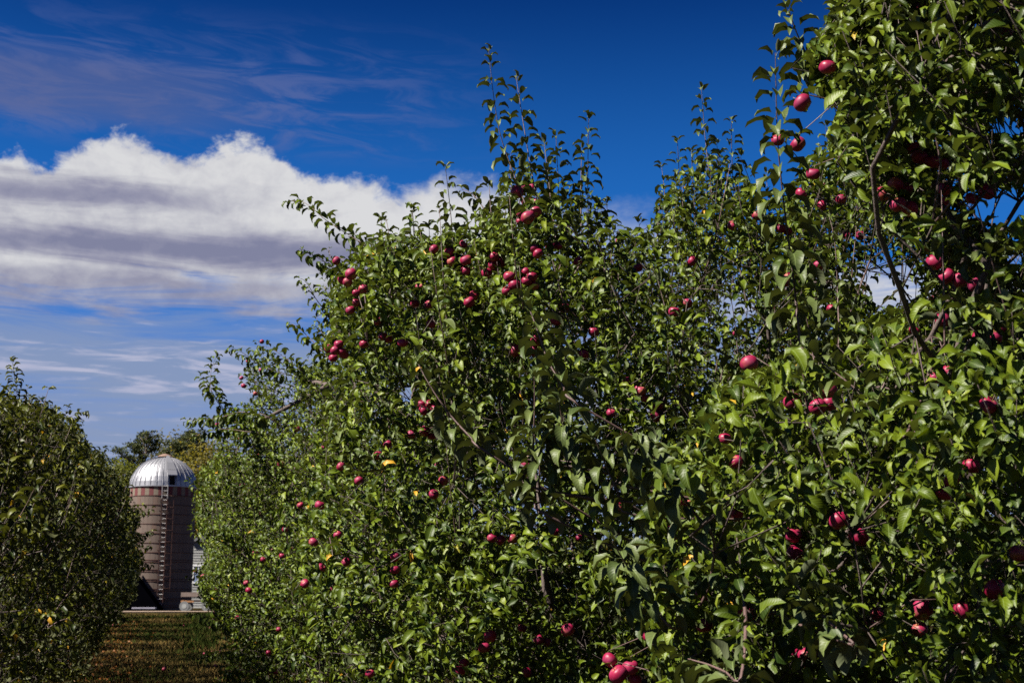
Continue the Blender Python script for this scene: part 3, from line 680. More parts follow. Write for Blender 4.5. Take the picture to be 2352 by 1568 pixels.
young = {}
for path, Y, size, m, key in SH:
    m = int(m * 1.9); size *= 1.38 if Y > 6.5 else 1.28
    T = TREES[idx_of[key]]
    # the shoot starts on the crown's side and leans a little towards or away from the lane
    n = len(path); dy = rng.uniform(-.12, .12)
    pts = [at(x, y, Y + dy * i - .1 * (i == 0)) for i, (x, y) in enumerate(path)]
    sp = smooth_path(pts, 5 * (n - 1) + 1)
    seg = np.linalg.norm(np.diff(sp, axis=0), axis=1); cl = np.concatenate([[0], np.cumsum(seg)]); tot = cl[-1]
    t = np.sort((np.arange(m) + .4) / m + rng.normal(0, .016, m)).clip(0.03, .995)
    t[-4:] = [.965, .98, .99, .998]
    P = np.stack([np.interp(t * tot, cl, sp[:, k]) for k in range(3)], 1)
    tan = norm(np.stack([np.interp(np.minimum(t * tot + .02, tot), cl, sp[:, k]) - np.interp(t * tot - .02, cl, sp[:, k]) for k in range(3)], 1))
    a = norm(np.cross(tan, np.array([[.1, 1, .2]]))); b = np.cross(tan, a)
    ph = rng.uniform(0, 6.28) + np.arange(m) * 2.4 + rng.normal(0, .25, m)
    rad = a * np.cos(ph)[:, None] + b * np.sin(ph)[:, None]
    tipf = (t ** 6)[:, None]
    D = rad + tan * (0.10 + 1.1 * tipf) + np.array([0, 0, -.20 if Y > 6.5 else -.36]) * (1 - tipf) + rng.normal(0, .14, (m, 3)); N = tan * .7 + UP * .6 + rad * .5 + rng.normal(0, .18, (m, 3))
    hz = np.abs(tan[:, 2:3]) < .5          # leaves of level branches hang
    D = np.where(hz, rad * .7 + np.array([0, 0, -.55]) + tan * .4 + rng.normal(0, .2, (m, 3)), D); N = np.where(hz, UP + rad * .4 + rng.normal(0, .3, (m, 3)), N)
    sz = size * rng.uniform(.75, 1.1, m) * np.clip(1.05 - .35 * t ** 4, .6, 1.1)
    Ls = dict(P=P + norm(D) * (sz * .25)[:, None], D=D, N=N, L=sz, v=rng.integers(0, 2, m) + 2 * (rng.uniform(size=m) < .2), r=rng.uniform(0, .85, m))
    T['shoots'].append((sp, Ls, Y))

# ---- apples: position from size in the photograph, kept on the crown
def assign(p):
    best = min((math.hypot(p[0] - T['c'][0], p[1] - T['c'][1]) / T['R'] + (0 if T['k'] != 'L' else 9), T['i']) for T in TREES)
    return best[1]
# visible front of the foliage on a coarse grid
cell = 14.0; GW, GH = int(2352 / cell) + 2, int(1568 / cell) + 2
front = np.full((GH, GW), 999.0)
for T in TREES:
    u, v = proj(T['leaves']['P']); gx = (u / cell).astype(int); gy = (v / cell).astype(int)
    ok = (gx >= 0) & (gx < GW) & (gy >= 0) & (gy < GH)
    np.minimum.at(front, (gy[ok], gx[ok]), T['leaves']['P'][ok, 1])
apples = []
for (x, y, d) in AP:
    Y = 0.076 * F / d; gx, gy = int(x / cell), int(y / cell)
    loc = front[max(0, gy - 2):gy + 3, max(0, gx - 2):gx + 3].ravel(); loc = loc[loc < 900]
    if len(loc):
        f = np.percentile(loc, 35)
        Y = min(max(Y, f - 1.3), f + 0.6)
    diam = float(np.clip(d * Y / F, .060, .098))
    apples.append((at(x, y, Y), min(diam * 1.06, .1), d))
    if d >= 18 and rng.uniform() < .38:
        a_ = rng.uniform(0, 2 * PI); apples.append((at(x, y, Y) + diam * np.array([math.cos(a_) * .85, .45, math.sin(a_) * .8]), diam * rng.uniform(.8, 1), d * .9))
NEXP = len(apples)
# smaller, more hidden apples deeper in the crowns
for T in TREES:
    k = {'A': 34, 'B': 44, 'C': 60, 'D': 60, 'E': 40, 'R': 22, 'L': 1}[T['k']]
    Pt = T['pts']; s = rng.choice(len(Pt), k)
    for q in s:
        p = Pt[q] + norm(Pt[q] - np.array([*T['c'], 2.0])) * .06
        if np.linalg.norm(p) < 5.4: continue
        Y = p[1]; apples.append((p, rng.uniform(.062, .08), 0.8 * .07 * F / Y))
for T in TREES: T['apples'] = []
for p, diam, d in apples: TREES[assign(p)]['apples'].append((p, diam, d))

ROS = {T['i']: [] for T in TREES}
for p, diam, d in apples[:NEXP]:
    ti = assign(p); m = 6; a = rng.uniform(0, 2 * PI, m)
    D = np.stack([np.cos(a) * 1.0, np.abs(np.sin(a)) * .9 - .1, rng.uniform(-.3, .7, m)], 1)
    top = p + np.array([0, .015, diam * .62])
    ROS[ti].append(dict(P=top + norm(D) * .012, D=D, N=np.array([0, -.25, 1.]) + rng.normal(0, .3, (m, 3)), L=TREES[ti]['size'] * rng.uniform(.8, 1.2, m), v=rng.integers(0, NV, m), r=rng.uniform(0, .9, m)))
# ---- leaves directly in front of an apple are cleared (most of them)
av = np.array([a[0] for a in apples[:NEXP]]); ad = np.array([a[1] for a in apples[:NEXP]])
au, avv = proj(av); arad = ad * F / av[:, 1] / 2
for T in TREES:
    Ls = T['leaves']; LC = Ls['P'] + .45 * Ls['L'][:, None] * norm(Ls['D']); u, v = proj(LC); keep = np.ones(len(u), dtype=bool); Y = Ls['P'][:, 1]
    for k in range(len(av)):
        w_ = Ls['L'] * F / Y * .28
        hit = ((u - au[k]) ** 2 + (v - avv[k]) ** 2 < (arad[k] * .85 + w_) ** 2) & (Y < av[k, 1] + .03)
        keep &= ~(hit & (rng.uniform(size=len(u)) < .96))
        near = np.linalg.norm(LC - av[k], axis=1) < ad[k] * .55
        keep &= ~near
    T['leaves'] = cat(sel(Ls, keep), *ROS[T['i']]) if ROS[T['i']] else sel(Ls, keep)
    if 'auto' in T:
        Ls = T['auto']; LC = Ls['P'] + .45 * Ls['L'][:, None] * norm(Ls['D']); u, v = proj(LC); keep = np.ones(len(u), dtype=bool); Y = Ls['P'][:, 1]
        for k in range(len(av)):
            hit = ((u - au[k]) ** 2 + (v - avv[k]) ** 2 < (arad[k] * .85 + Ls['L'] * F / Y * .28) ** 2) & (Y < av[k, 1] + .03)
            keep &= ~hit
        T['auto'] = sel(Ls, keep)

# ---- which leaves show largest: front of a fine grid
cell2 = 7.0; g2w, g2h = int(2352 / cell2) + 1, int(1568 / cell2) + 1
buf = np.full((g2h, g2w), 999.0)
for T in TREES:
    for Ls in [T['leaves']] + [s[1] for s in T['shoots']] + ([T['auto']] if 'auto' in T else []):
        u, v = proj(Ls['P'] + .35 * Ls['L'][:, None] * norm(Ls['D'])); gx = (u / cell2).astype(int); gy = (v / cell2).astype(int)
        ok = (u > 0) & (v > 0) & (gx < g2w) & (gy < g2h)
        np.minimum.at(buf, (gy[ok], gx[ok]), Ls['P'][ok, 1])
def largest(Ls, k):
    u, v = proj(Ls['P'] + .35 * Ls['L'][:, None] * norm(Ls['D'])); gx = (u / cell2).astype(int); gy = (v / cell2).astype(int)
    ok = (u > 0) & (v > 0) & (gx < g2w) & (gy < g2h); Y = Ls['P'][:, 1]
    vis = np.zeros(len(u), dtype=bool); vis[ok] = Y[ok] <= buf[gy[ok], gx[ok]] + .05
    D, Yv, N = frames(Ls['D'], Ls['N']); view = norm(Ls['P'] - np.array([0, 0, EYE]))
    face = np.abs((N * view).sum(1)) * .7 + .3
    sc_ = Ls['L'] * F / Y * face * vis
    o = np.argsort(-sc_)[:k]
    return o[sc_[o] > 5.0]

def add_hero(Ls, parent, base, mat):
    D, Yv, N = frames(Ls['D'], Ls['N'])
    for i in range(len(D)):
        o = bpy.data.objects.new('leaf', hero_mesh(int(Ls['v'][i]) % NV, int(Ls['r'][i] * 6) % 6, mat)); col.objects.link(o); o.parent = parent
        L = Ls['L'][i]; p = Ls['P'][i] - base
        o.matrix_local = Matrix(((D[i, 0] * L, Yv[i, 0] * L, N[i, 0] * L, p[0]), (D[i, 1] * L, Yv[i, 1] * L, N[i, 1] * L, p[1]), (D[i, 2] * L, Yv[i, 2] * L, N[i, 2] * L, p[2]), (0, 0, 0, 1)))

for T in TREES:
    cx_, cy_ = T['c']; base = np.array([cx_, cy_, 0.0])
    root = empty('apple_tree', (cx_, cy_, 0), T['lab'], 'apple tree', 'apple trees in the left row' if T['k'] == 'L' else 'apple trees in the right row')
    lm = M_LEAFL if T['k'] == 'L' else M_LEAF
    # trunk
    lean = rng.uniform(-.15, .15, 2); hz = 0.75 + .2 * rng.uniform()
    fork = np.array([cx_ + lean[0], cy_ + lean[1], hz])
    tp = [np.array([cx_, cy_, -.15]), np.array([cx_ + lean[0] * .2, cy_ + lean[1] * .1, .2]), np.array([cx_ + lean[0] * .8, cy_ + lean[1] * .5, .5]), fork + [0, 0, .06]]
    tp = smooth_path(tp, 9)
    trad = [.17, .14, .12, .115, .11, .11, .115, .125, .10]
    link('trunk', tubes_mesh('trunk', [([tuple(p) for p in tp], trad)], M_BARK, base, 10), root)
    # limbs and twigs
    far = cy_ > 30
    Pt = T['twb']; n = len(Pt); az = np.arctan2(Pt[:, 1] - fork[1], Pt[:, 0] - fork[0]) + rng.uniform(0, 6)
    ns = 6; sect = (np.floor((az % (2 * PI)) / (2 * PI) * ns)).astype(int)
    nodes_all = []
    for s in range(ns):
        m_ = np.where(sect == s)[0]
        if len(m_) < 3: continue
        k = min(len(m_), 40 if far else 75)
        tg = Pt[rng.choice(m_, k, replace=False)] - norm(Pt[m_[:k]] - fork) * .1
        tg = tg[tg[:, 2] > .2]
        N_, par, ends = grow(fork - [0, 0, .02 * s], tg, .5, .28 if far else .18)
        segs = tree_segments(N_, par, ends, .0036)
        if not far:            # twigs carry their leaves
            A = np.array(N_)
            for q in m_:
                b = T['twb'][q]; kk = int(np.argmin(((A - b) ** 2).sum(1))); a0 = A[kk]
                tip = b + T['twd'][q] * T['twl'][q] + [0, 0, .18 * T['twl'][q]]
                tu, tv_ = proj(np.array([tip]));
                inp = any(inpoly(tu, tv_ - 2, po)[0] for po in T['polys']) and (T['k'] == 'L' or not any(((tu[0] - hx) / ha) ** 2 + ((tv_[0] - hy) / hb) ** 2 < 1.1 for hx, hy, ha, hb in HOLES))
                m3 = (b + tip) / 2; mu, mv = proj(np.array([m3, tip, b])); inp = inp and not any((((au - mu[z_]) ** 2 + (avv - mv[z_]) ** 2 < (arad * 1.5 + 6) ** 2) & (av[:, 1] > m3[1] - .1)).any() for z_ in range(3))
                bu, bv = proj(np.array([b])); inp = inp and (T['k'] == 'L' or not any(((bu[0] - hx) / ha) ** 2 + ((bv[0] - hy) / hb) ** 2 < 1.3 for hx, hy, ha, hb in HOLES))
                if inp and np.linalg.norm(a0 - b) < .45 and (cy_ < 20 or rng.uniform() < .5): segs.append(([a0, b, (b + tip) / 2 - [0, 0, .02], tip], [.0034, .0030, .0024, .0012]))
        nodes_all.append(N_)
        link('branch', tubes_mesh('branch', segs, M_BARK, base, 5), root)
    NA = np.concatenate(nodes_all)
    for path, Y, r, key in LIMBS:
        if idx_of[key] == T['i']:
            sp = smooth_path([at(x, y, Y + .05 * i) for i, (x, y) in enumerate(path)], 14)
            nb = NA[NA[:, 1] > sp[-1][1] - .05]; nb = nb if len(nb) else NA; k0 = nb[np.argmin(((nb - sp[-1]) ** 2).sum(1))]; sp = smooth_path([*sp[::3], k0], 14)
            link('limb', tubes_mesh('limb', [([*map(tuple, sp)], [r * (.55 + .5 * i / 14) * (1 + .12 * math.sin(i * 2.1)) for i in range(14)])], M_BARK, base, 8), root)
    # shoots
    if 'auto' in T:
        segs = []
        for c_, d_, l_ in zip(*T['autotw']):
            k0 = NA[np.argmin(((NA - c_) ** 2).sum(1))]
            if np.linalg.norm(k0 - c_) < .6: segs.append(([k0, c_, c_ + d_ * l_ * .5 + [0, 0, .05 * l_], c_ + d_ * l_ + [0, 0, .18 * l_]], [.0055, .0048, .0036, .0018]))
        for s_ in range(0, len(segs), 12): link('shoot', tubes_mesh('shoot', segs[s_:s_ + 1], M_TWIG, base, 5), root)
        rest_ = [q for i_, q in enumerate(segs) if i_ % 12]
        tag(link('small_shoots', tubes_mesh('small_shoots', rest_, M_TWIG, base, 5), root), kind='stuff')
    for sp, Ls, Y in T['shoots']:
        nb = NA[NA[:, 1] > sp[0][1] + .25]; nb = nb if len(nb) else NA; k0 = nb[np.argmin(((nb - (sp[0] - 1.0 * (sp[2] - sp[0]) + [0, .35, 0])) ** 2).sum(1))]
        mid = (k0 + sp[0]) / 2 - (sp[2] - sp[0]) * .5
        r0 = .0075 if Y < 7 else .0065
        con = sp[0] - k0; cl_ = float(np.linalg.norm(con))
        if cl_ > .12:
            mc = int(cl_ / .028) + 2; T['shoots_extra'] = T.get('shoots_extra', []) + [twig_leaves(k0[None], con[None] / cl_, np.array([cl_]), mc, T['size'] * 1.05, None, droop=.35, up=.8, rosette=False)]
        pp = list(smooth_path([k0, mid, *sp[::3], sp[-1]], 26)); rr = [r0 * (1.0 - .8 * (i / (len(pp) - 1))) for i in range(len(pp))]
        link('shoot', tubes_mesh('shoot', [([tuple(p) for p in pp], rr)], M_TWIG, base, 6), root)
    if T.get('shoots_extra'): T['leaves'] = cat(T['leaves'], *T['shoots_extra'])
    # little stalks tying the large apples to the nearest branch
    st_ = []
    for p, diam, d in T['apples']:
        if d > 16:
            q0 = p + [0, .01, diam * .6]; k0 = NA[np.argmin(((NA - q0 - [0, .1, 0]) ** 2).sum(1))]
            if np.linalg.norm(k0 - q0) < .8: st_.append(([k0, (k0 + q0) / 2 + [0, 0, .05], q0], [.0045, .0035, .0022]))
    if st_: tag(link('fruit_spurs', tubes_mesh('fruit_spurs', st_, M_TWIG, base, 4), root), kind='stuff')
    lf = T['leaves']; sl = [s[1] for s in T['shoots']] + ([T['auto']] if 'auto' in T else [])
    # heroes: shoot leaves first, then the largest of the crown
    hm = M_LEAFY if T['k'] in 'AB' else lm
    if sl:
        sh = cat(*sl); o = largest(sh, 170); mk = np.zeros(len(sh['L']), dtype=bool); mk[o] = True
        add_hero(sel(sh, mk), root, base, hm); used = int(mk.sum()); rest = sel(sh, ~mk)
    else: used = 0; rest = None
    if cy_ < 42:
        o = largest(lf, 300 - used); mk = np.zeros(len(lf['L']), dtype=bool); mk[o] = True
        add_hero(sel(lf, mk), root, base, lm); lf = sel(lf, ~mk)
    u, v = proj(lf['P']); gx = (u / cell2).astype(int); gy = (v / cell2).astype(int); ok = (u > 0) & (v > 0) & (gx < g2w) & (gy < g2h)
    vis = np.zeros(len(u), dtype=bool); vis[ok] = lf['P'][ok, 1] <= buf[gy[ok], gx[ok]] + .18
    for mk, ld in ((vis, T['lod']), (~vis, 3)):
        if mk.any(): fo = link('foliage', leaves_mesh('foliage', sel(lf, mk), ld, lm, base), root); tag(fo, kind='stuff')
    if rest is not None and len(rest['L']):
        fo = link('shoot_leaves', leaves_mesh('shoot_leaves', rest, T['lod'] if T['lod'] > 1 else 1, hm, base), root); tag(fo, kind='stuff')
    # apples
    cnt = 0
    for p, diam, d in sorted(T['apples'], key=lambda a: -a[2])[:300]:
        o = bpy.data.objects.new('apple', APPLE_MESH[cnt % 5]); col.objects.link(o); o.parent = root
        o.location = Vector(p - base); o.scale = (diam, diam, diam * rng.uniform(.9, 1.0)); cnt += 1
        tilt = R(rng.uniform(5, 55)); azr = rng.uniform(0, 2 * PI)
        o.rotation_euler = (Matrix.Rotation(azr, 3, 'Z') @ Matrix.Rotation(tilt, 3, 'X') @ Matrix.Rotation(rng.uniform(0, 6), 3, 'Z')).to_euler()
        if d > 16:
            for nm, ms in (('stalk', STALK_MESH), ('calyx', CALYX_MESH)):
                c = bpy.data.objects.new(nm, ms); col.objects.link(c); c.parent = o
    TOT = globals().get('TOT', 0) + sum(len(c.data.polygons) * 1.4 for c in root.children if c.type == 'MESH' and c.get('kind'))
    print(T['k'], int(TOT), 'leaves', len(T['leaves']['L']), 'apples', cnt)

# ------------------------------------------------------------------ ground
def ground_material():
    m, w, p, o = material('orchard_grass_ground')
    tc = w.new('ShaderNodeTexCoord'); v = tc.outputs['Object']
    n = w.noise(v, 0.35, 6, 0.6); n2 = w.noise(v, 7.0, 5, 0.65); n3 = w.noise(v, 40.0, 4, 0.7)
    c = w.mix(w.sstep(w.m('ADD', w.m('MULTIPLY', n, .6), w.m('MULTIPLY', n2, .4)), .38, .62), (0.034, 0.021, 0.007), (0.012, 0.016, 0.003))
    c = w.mix(w.sstep(n3, .45, .7), c, (0.075, 0.048, 0.015))
    w.put(p.inputs['Base Color'], c); p.inputs['Roughness'].default_value = 1.0; p.inputs['Specular IOR Level'].default_value = 0.05
    b = w.new('ShaderNodeBump'); b.inputs['Strength'].default_value = 1; b.inputs['Distance'].default_value = .05
    w.put(b.inputs['Height'], w.m('ADD', n2, w.m('MULTIPLY', n3, .6))); w.l.new(b.outputs[0], p.inputs['Normal'])
    return m
def hgt(x, y): return (0.035 * noise.noise(Vector((x * .31 + 7.3, y * .083 + x * .05, 2.37))) + 0.018 * noise.noise(Vector((x * .9 + y * .13, y * .53 - x * .21, 5.71)))) * (1 if y < 90 else .3)
gv = []; gf = []
xs = np.concatenate([np.linspace(-900, -60, 8), np.linspace(-50, 50, 101), np.linspace(60, 900, 8)]); ys = np.concatenate([np.linspace(-300, -10, 6), np.linspace(-5, 130, 136), np.linspace(140, 1500, 12)])
for y in ys:
    for x in xs: gv.append((x, y, hgt(x, y) - .03))
nx = len(xs)
for j in range(len(ys) - 1):
    for i in range(nx - 1): gf.append((j * nx + i, j * nx + i + 1, (j + 1) * nx + i + 1, (j + 1) * nx + i))
g = MB(); g.v = gv; g.f = gf; tag(g.obj('ground', ground_material(), smooth=True), kind='structure')
M_SAND = simple('sandy_track', (0.17, 0.12, 0.085), .95, var=.25, scale=1.5, bump=.6, bscale=12)
t = MB()
npt = 60
for i in range(npt + 1):
    x = -75 + 110 * i / npt; yc = 86.5 + 1.0 * math.sin(x * .2) + .10 * (x + 24)
    wd = 1.6 + .3 * math.sin(x * .7)
    t.v += [(x, yc - wd, 0.045), (x, yc + wd, .05)]
    if i: b = 2 * i; t.f.append((b - 2, b, b + 1, b - 1))
tag(t.obj('farm_track', M_SAND), kind='structure')

# grass blades in the lane, coarser with distance
def grass_material():
    m, w, p, o = material('grass_blade')
    a = w.new('ShaderNodeAttribute', attribute_name='rnd')
    w.put(p.inputs['Base Color'], w.ramp(a.outputs['Fac'], [(0, (.012, .026, .003)), (.45, (.030, .036, .006)), (.6, (.055, .038, .011)), (1, (.125, .082, .026))]))
    p.inputs['Roughness'].default_value = .9; p.inputs['Specular IOR Level'].default_value = 0.05
    return m
def blades(n, name, xf, hscale, dry):
    y = 18 + 62 * rng.uniform(0, 1, n) ** 1.9; s = rng.uniform(-1, 1, n)
    x = xf(y, s); h = hscale * rng.uniform(.4, 1.2, n) * (.6 + y / 45); w_ = .006 * (.7 + y / 22)
    z = np.array([hgt(a, b) - .03 for a, b in zip(x, y)]); a = rng.uniform(0, PI, n)
    lx = rng.normal(0, .5, n) * h; ly = rng.normal(0, .5, n) * h
    V = np.zeros((n, 3, 3)); V[:, 0] = np.stack([x - w_ * np.cos(a), y - w_ * np.sin(a), z], 1); V[:, 1] = np.stack([x + w_ * np.cos(a), y + w_ * np.sin(a), z], 1); V[:, 2] = np.stack([x + lx, y + ly, z + h], 1)
    patch = np.array([noise.noise(Vector((p * .43 + q * .11, q * .17 + 3.7, 3.3))) for p, q in zip(x, y)])
    r = np.clip(rng.uniform(0, 1, n) * .5 + dry + patch * .6, 0, 1)
    me = np_mesh(name, V.reshape(-1, 3), np.arange(3 * n), np.arange(n) * 3, M_GRASS, {'rnd': ('FLOAT', np.repeat(r, 3))}, smooth=False)
    tag(link(name, me), 'short mown grass, half dry, between the two rows of apple trees', 'grass', kind='stuff')
M_GRASS = grass_material()
blades(70000, 'grass', lambda y, s: -y * .262 + s * (2.8 + y * .035), .055, .28)
# taller clumps at the foot of the right row
n = 2600
y = 34 + 45 * rng.uniform(0, 1, n) ** 1.4; cl = np.array([noise.noise(Vector((q * .5, 0, 9))) for q in y]); y = y[cl > -.1]; n = len(y)
x = -y * .226 + rng.normal(.1, .35, n) - .2
V = np.zeros((n, 3, 3)); h = rng.uniform(.08, .26, n); w_ = .011 * (y / 25); a = rng.uniform(0, PI, n)
V[:, 0] = np.stack([x - w_ * np.cos(a), y - w_ * np.sin(a), 0 * x - .03], 1); V[:, 1] = np.stack([x + w_ * np.cos(a), y + w_ * np.sin(a), 0 * x - .03], 1); V[:, 2] = np.stack([x + rng.normal(0, .4, n) * h, y + rng.normal(0, .4, n) * h, h], 1)
tag(link('tall_grass', np_mesh('tall_grass', V.reshape(-1, 3), np.arange(3 * n), np.arange(n) * 3, M_GRASS, {'rnd': ('FLOAT', np.repeat(rng.uniform(0, .5, n), 3))}, smooth=False)),
    'taller green grass along the foot of the right row of trees', 'grass', kind='stuff')
# leaf litter under the left row
n = 2000; y = 14 + 50 * rng.uniform(0, 1, n) ** 1.5; x = -y * .275 - np.abs(rng.normal(0, 2.4, n)) + rng.normal(0, .4, n)
LL_ = dict(P=np.stack([x, y, np.array([hgt(a, b) for a, b in zip(x, y)]) + .0], 1), D=rng.normal(size=(n, 3)) * [1, 1, .15], N=np.array([0, 0, 1.]) + rng.normal(0, .3, (n, 3)), L=rng.uniform(.05, .085, n) * (1 + y / 60), v=rng.integers(0, NV, n), r=rng.uniform(0, 1, n))
tag(link('fallen_leaves', leaves_mesh('fallen_leaves', LL_, 3, M_DRY, (0, 0, 0))), 'scattered dry orange leaves lying under the left row of trees', 'leaves', kind='stuff')

# fallen apples
def on_ground(x, y, z=0.0):
    d = ray(x, y); k = (z - EYE) / d[2]; return np.array([d[0] * k, d[1] * k, z])
FA = [(377, 1537, .085, 'large orange-red apple lying alone on the lane grass near the bottom'), (494, 1529, .065, 'pale pink and white fallen apple right of the lone orange-red one'),
      (486, 1499, .07, 'red fallen apple between two others at the foot of the right row'), (504, 1496, .07, 'bright red fallen apple tucked closest under the hanging right spray'),
      (469, 1502, .065, 'dark crimson fallen apple, leftmost of the group near the hanging spray'), (476, 1440, .07, 'fallen apple touching its twin beside the green grass tuft, left one'),
      (482, 1441, .07, 'fallen apple touching its twin beside the green grass tuft, right one'), (431, 1435, .075, 'bright fallen apple below the hanging twig in the sunlit lane stripe'),
      (422, 1437, .065, 'dull red fallen apple just left of a brighter one in the lane'), (260, 1435, .08, 'pale fallen apple in the shade of the left row'), (77, 1513, .08, 'red fallen apple among orange leaf litter at lower left')]
for i, (x, y, d, lab) in enumerate(FA):
    p = on_ground(x, y); z = hgt(p[0], p[1]) - .03 + d * .42
    o = bpy.data.objects.new('fallen_apple', APPLE_MESH[i % 5]); col.objects.link(o); o.location = (p[0], p[1], z + .005); o.scale = (d, d, d)
    o.rotation_euler = (R(40 + 50 * i), R(25 * i), i); tag(o, lab, 'apple', 'apples fallen on the grass')

# ------------------------------------------------------------------ silo
ps = at(613 / 1.6327, 1117, 96.0); SX, SY = float(ps[0]), 96.0
SR = 2.31; NR = 13; RH = .662; WH = NR * RH
fv = math.atan2(-SX, SY)     # angle by which the camera-facing side is turned (about z, from -Y towards +X)
silo = empty('silo', (SX, SY, 0), 'round farm silo with silver domed roof, red and cream band and rusty ladder', 'silo')
silo.rotation_euler = (0, 0, fv)    # local -Y faces the camera
def stave_material(name, c1, c2, paint=False):
    m, w, p, o = material(name)
    tc = w.new('ShaderNodeTexCoord'); oi = w.new('ShaderNodeObjectInfo')
    sep = w.new('ShaderNodeSeparateXYZ'); w.l.new(tc.outputs['Object'], sep.inputs[0])
    s = w.m('SINE', w.m('MULTIPLY', sep.outputs[0], 2 * PI / .078))
    ln = w.sstep(s, -.5, .5)
    rnd = oi.outputs['Random']
    n = w.noise(w.comb(w.m('ADD', w.m('MULTIPLY', sep.outputs[0], 9.0), w.m('MULTIPLY', rnd, 40)), w.m('MULTIPLY', sep.outputs[2], .6), rnd), 2.0, 6, .65)
    c = w.mix(w.m('ADD', w.m('MULTIPLY', n, .9), w.m('MULTIPLY', rnd, .15)), c1, c2)
    rs = w.sstep(w.m('ADD', w.m('MULTIPLY', n, .5), w.m('MULTIPLY', rnd, .5)), .62, .8)
    if not paint: c = w.mix(w.m('MULTIPLY', rs, .45), c, (0.10, 0.032, 0.015))
    c = w.mix(w.m('MULTIPLY', w.m('SUBTRACT', 1.0, ln), .45), c, (0.035, 0.024, 0.022))
    w.put(p.inputs['Base Color'], c); p.inputs['Roughness'].default_value = .85
    b = w.new('ShaderNodeBump'); b.inputs['Strength'].default_value = .25; b.inputs['Distance'].default_value = .006
    w.put(b.inputs['Height'], ln); w.l.new(b.outputs[0], p.inputs['Normal'])
    return m
M_STAVE = stave_material('weathered_stave', (0.045, 0.030, 0.023), (0.165, 0.118, 0.092))
M_RED = stave_material('red_stave', (0.07, 0.007, 0.009), (0.13, 0.015, 0.018), True)
M_CREAM = stave_material('cream_stave', (0.11, 0.085, 0.06), (0.18, 0.145, 0.105), True)
M_RUST = simple('rust', (0.050, 0.016, 0.010), .85, var=.5, scale=8)
M_GALV = simple('galvanised', (0.27, 0.27, 0.29), .45, metal=.55, var=.10, scale=1.2, bump=.10, bscale=2.0)
M_RUNG = simple('pale_rung', (0.45, 0.43, 0.42), .6, metal=0.0)
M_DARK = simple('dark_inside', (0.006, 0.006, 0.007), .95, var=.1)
M_CAP = simple('tan_cap', (0.15, 0.09, 0.065), .8, var=.2)
NC = 44; dth = 2 * PI / NC
def stave_mesh(mat, mid=True):
    mb = MB(); k = 3; b = 0; g = .004 / SR
    for zi, z in enumerate((.006, RH - .006)):
        for i in range(k + 1):
            a = -dth / 2 + g + (dth - 2 * g) * i / k
            for r in (SR, SR - .07): mb.v.append((r * math.sin(a), -r * math.cos(a) + SR, z))
    m = 2 * (k + 1)
    for i in range(k):
        o_ = 2 * i
        mb.f += [(o_, o_ + 2, o_ + 2 + m, o_ + m), (o_ + 3, o_ + 1, o_ + 1 + m, o_ + 3 + m), (o_ + m, o_ + m + 2, o_ + m + 3, o_ + m + 1), (o_, o_ + 1, o_ + 3, o_ + 2)]
    mb.f += [(0, m, m + 1, 1), (2 * k, 2 * k + 1, 2 * k + 1 + m, 2 * k + m)]
    return mb.mesh('stave', mat)
SM = {k: stave_mesh(m) for k, m in (('s', M_STAVE), ('r', M_RED), ('c', M_CREAM))}
back = MB()
for r in range(NR):
    for c in range(NC):
        a = (c + .5) * dth; a = (a + PI) % (2 * PI) - PI
        key = 's' if r < NR - 1 else ('r' if c % 2 else 'c')
        if abs(a) < PI / 2 + dth * .5:
            o = bpy.data.objects.new('stave', SM[key]); col.objects.link(o); o.parent = silo
            rr = random.uniform(-.006, .006)
            o.location = (-(SR + rr) * math.sin(-a) - 0, 0, r * RH); o.rotation_euler = (0, 0, a)
            o.location = ((SR + rr) * math.sin(a), -(SR + rr) * math.cos(a), r * RH)
            if key != 's': o['label'] = 'red painted stave' if key == 'r' else 'cream painted stave'
        else:
            for s2 in (0,):
                q = [(SR * math.sin(x), -SR * math.cos(x)) for x in (a - dth / 2 + .002, a + dth / 2 - .002)]
                q2 = [(.97 * x, .97 * y) for x, y in q]
                b = len(back.v); z0, z1 = r * RH + .006, (r + 1) * RH - .006
                back.v += [(*q[0], z0), (*q[1], z0), (*q[1], z1), (*q[0], z1), (*q2[0], z0), (*q2[1], z0), (*q2[1], z1), (*q2[0], z1)]
                back.f += [(b, b + 1, b + 2, b + 3), (b + 3, b + 2, b + 6, b + 7), (b, b + 4, b + 5, b + 1), (b, b + 3, b + 7, b + 4), (b + 1, b + 5, b + 6, b + 2), (b + 5, b + 4, b + 7, b + 6)]
tag(back.obj('rear_staves', M_STAVE, silo), kind='stuff')
core = MB().tube([(0, 0, -.1), (0, 0, WH - .05)], SR - .12, 40); core.obj('lining', M_DARK, silo)
# hoops
def ring(r, z, rt, n=56):
    mb = MB()
    for i in range(n):
        a = 2 * PI * i / n
        for k in range(4):
            b = 2 * PI * k / 4 + PI / 4; mb.v.append(((r + rt * math.cos(b)) * math.sin(a), -(r + rt * math.cos(b)) * math.cos(a), z + rt * math.sin(b)))
    for i in range(n):
        for k in range(4): mb.f.append((i * 4 + k, ((i + 1) % n) * 4 + k, ((i + 1) % n) * 4 + (k + 1) % 4, i * 4 + (k + 1) % 4))
    return mb
hm = ring(SR + .015, 0, .028).mesh('hoop', M_RUST)
zs = [r * RH for r in range(1, NR)] + [r * RH + .14 for r in (1, 2, 3, 4, 5)] + [.2, .34]
for z in zs: link('hoop', hm, silo, (0, 0, z))
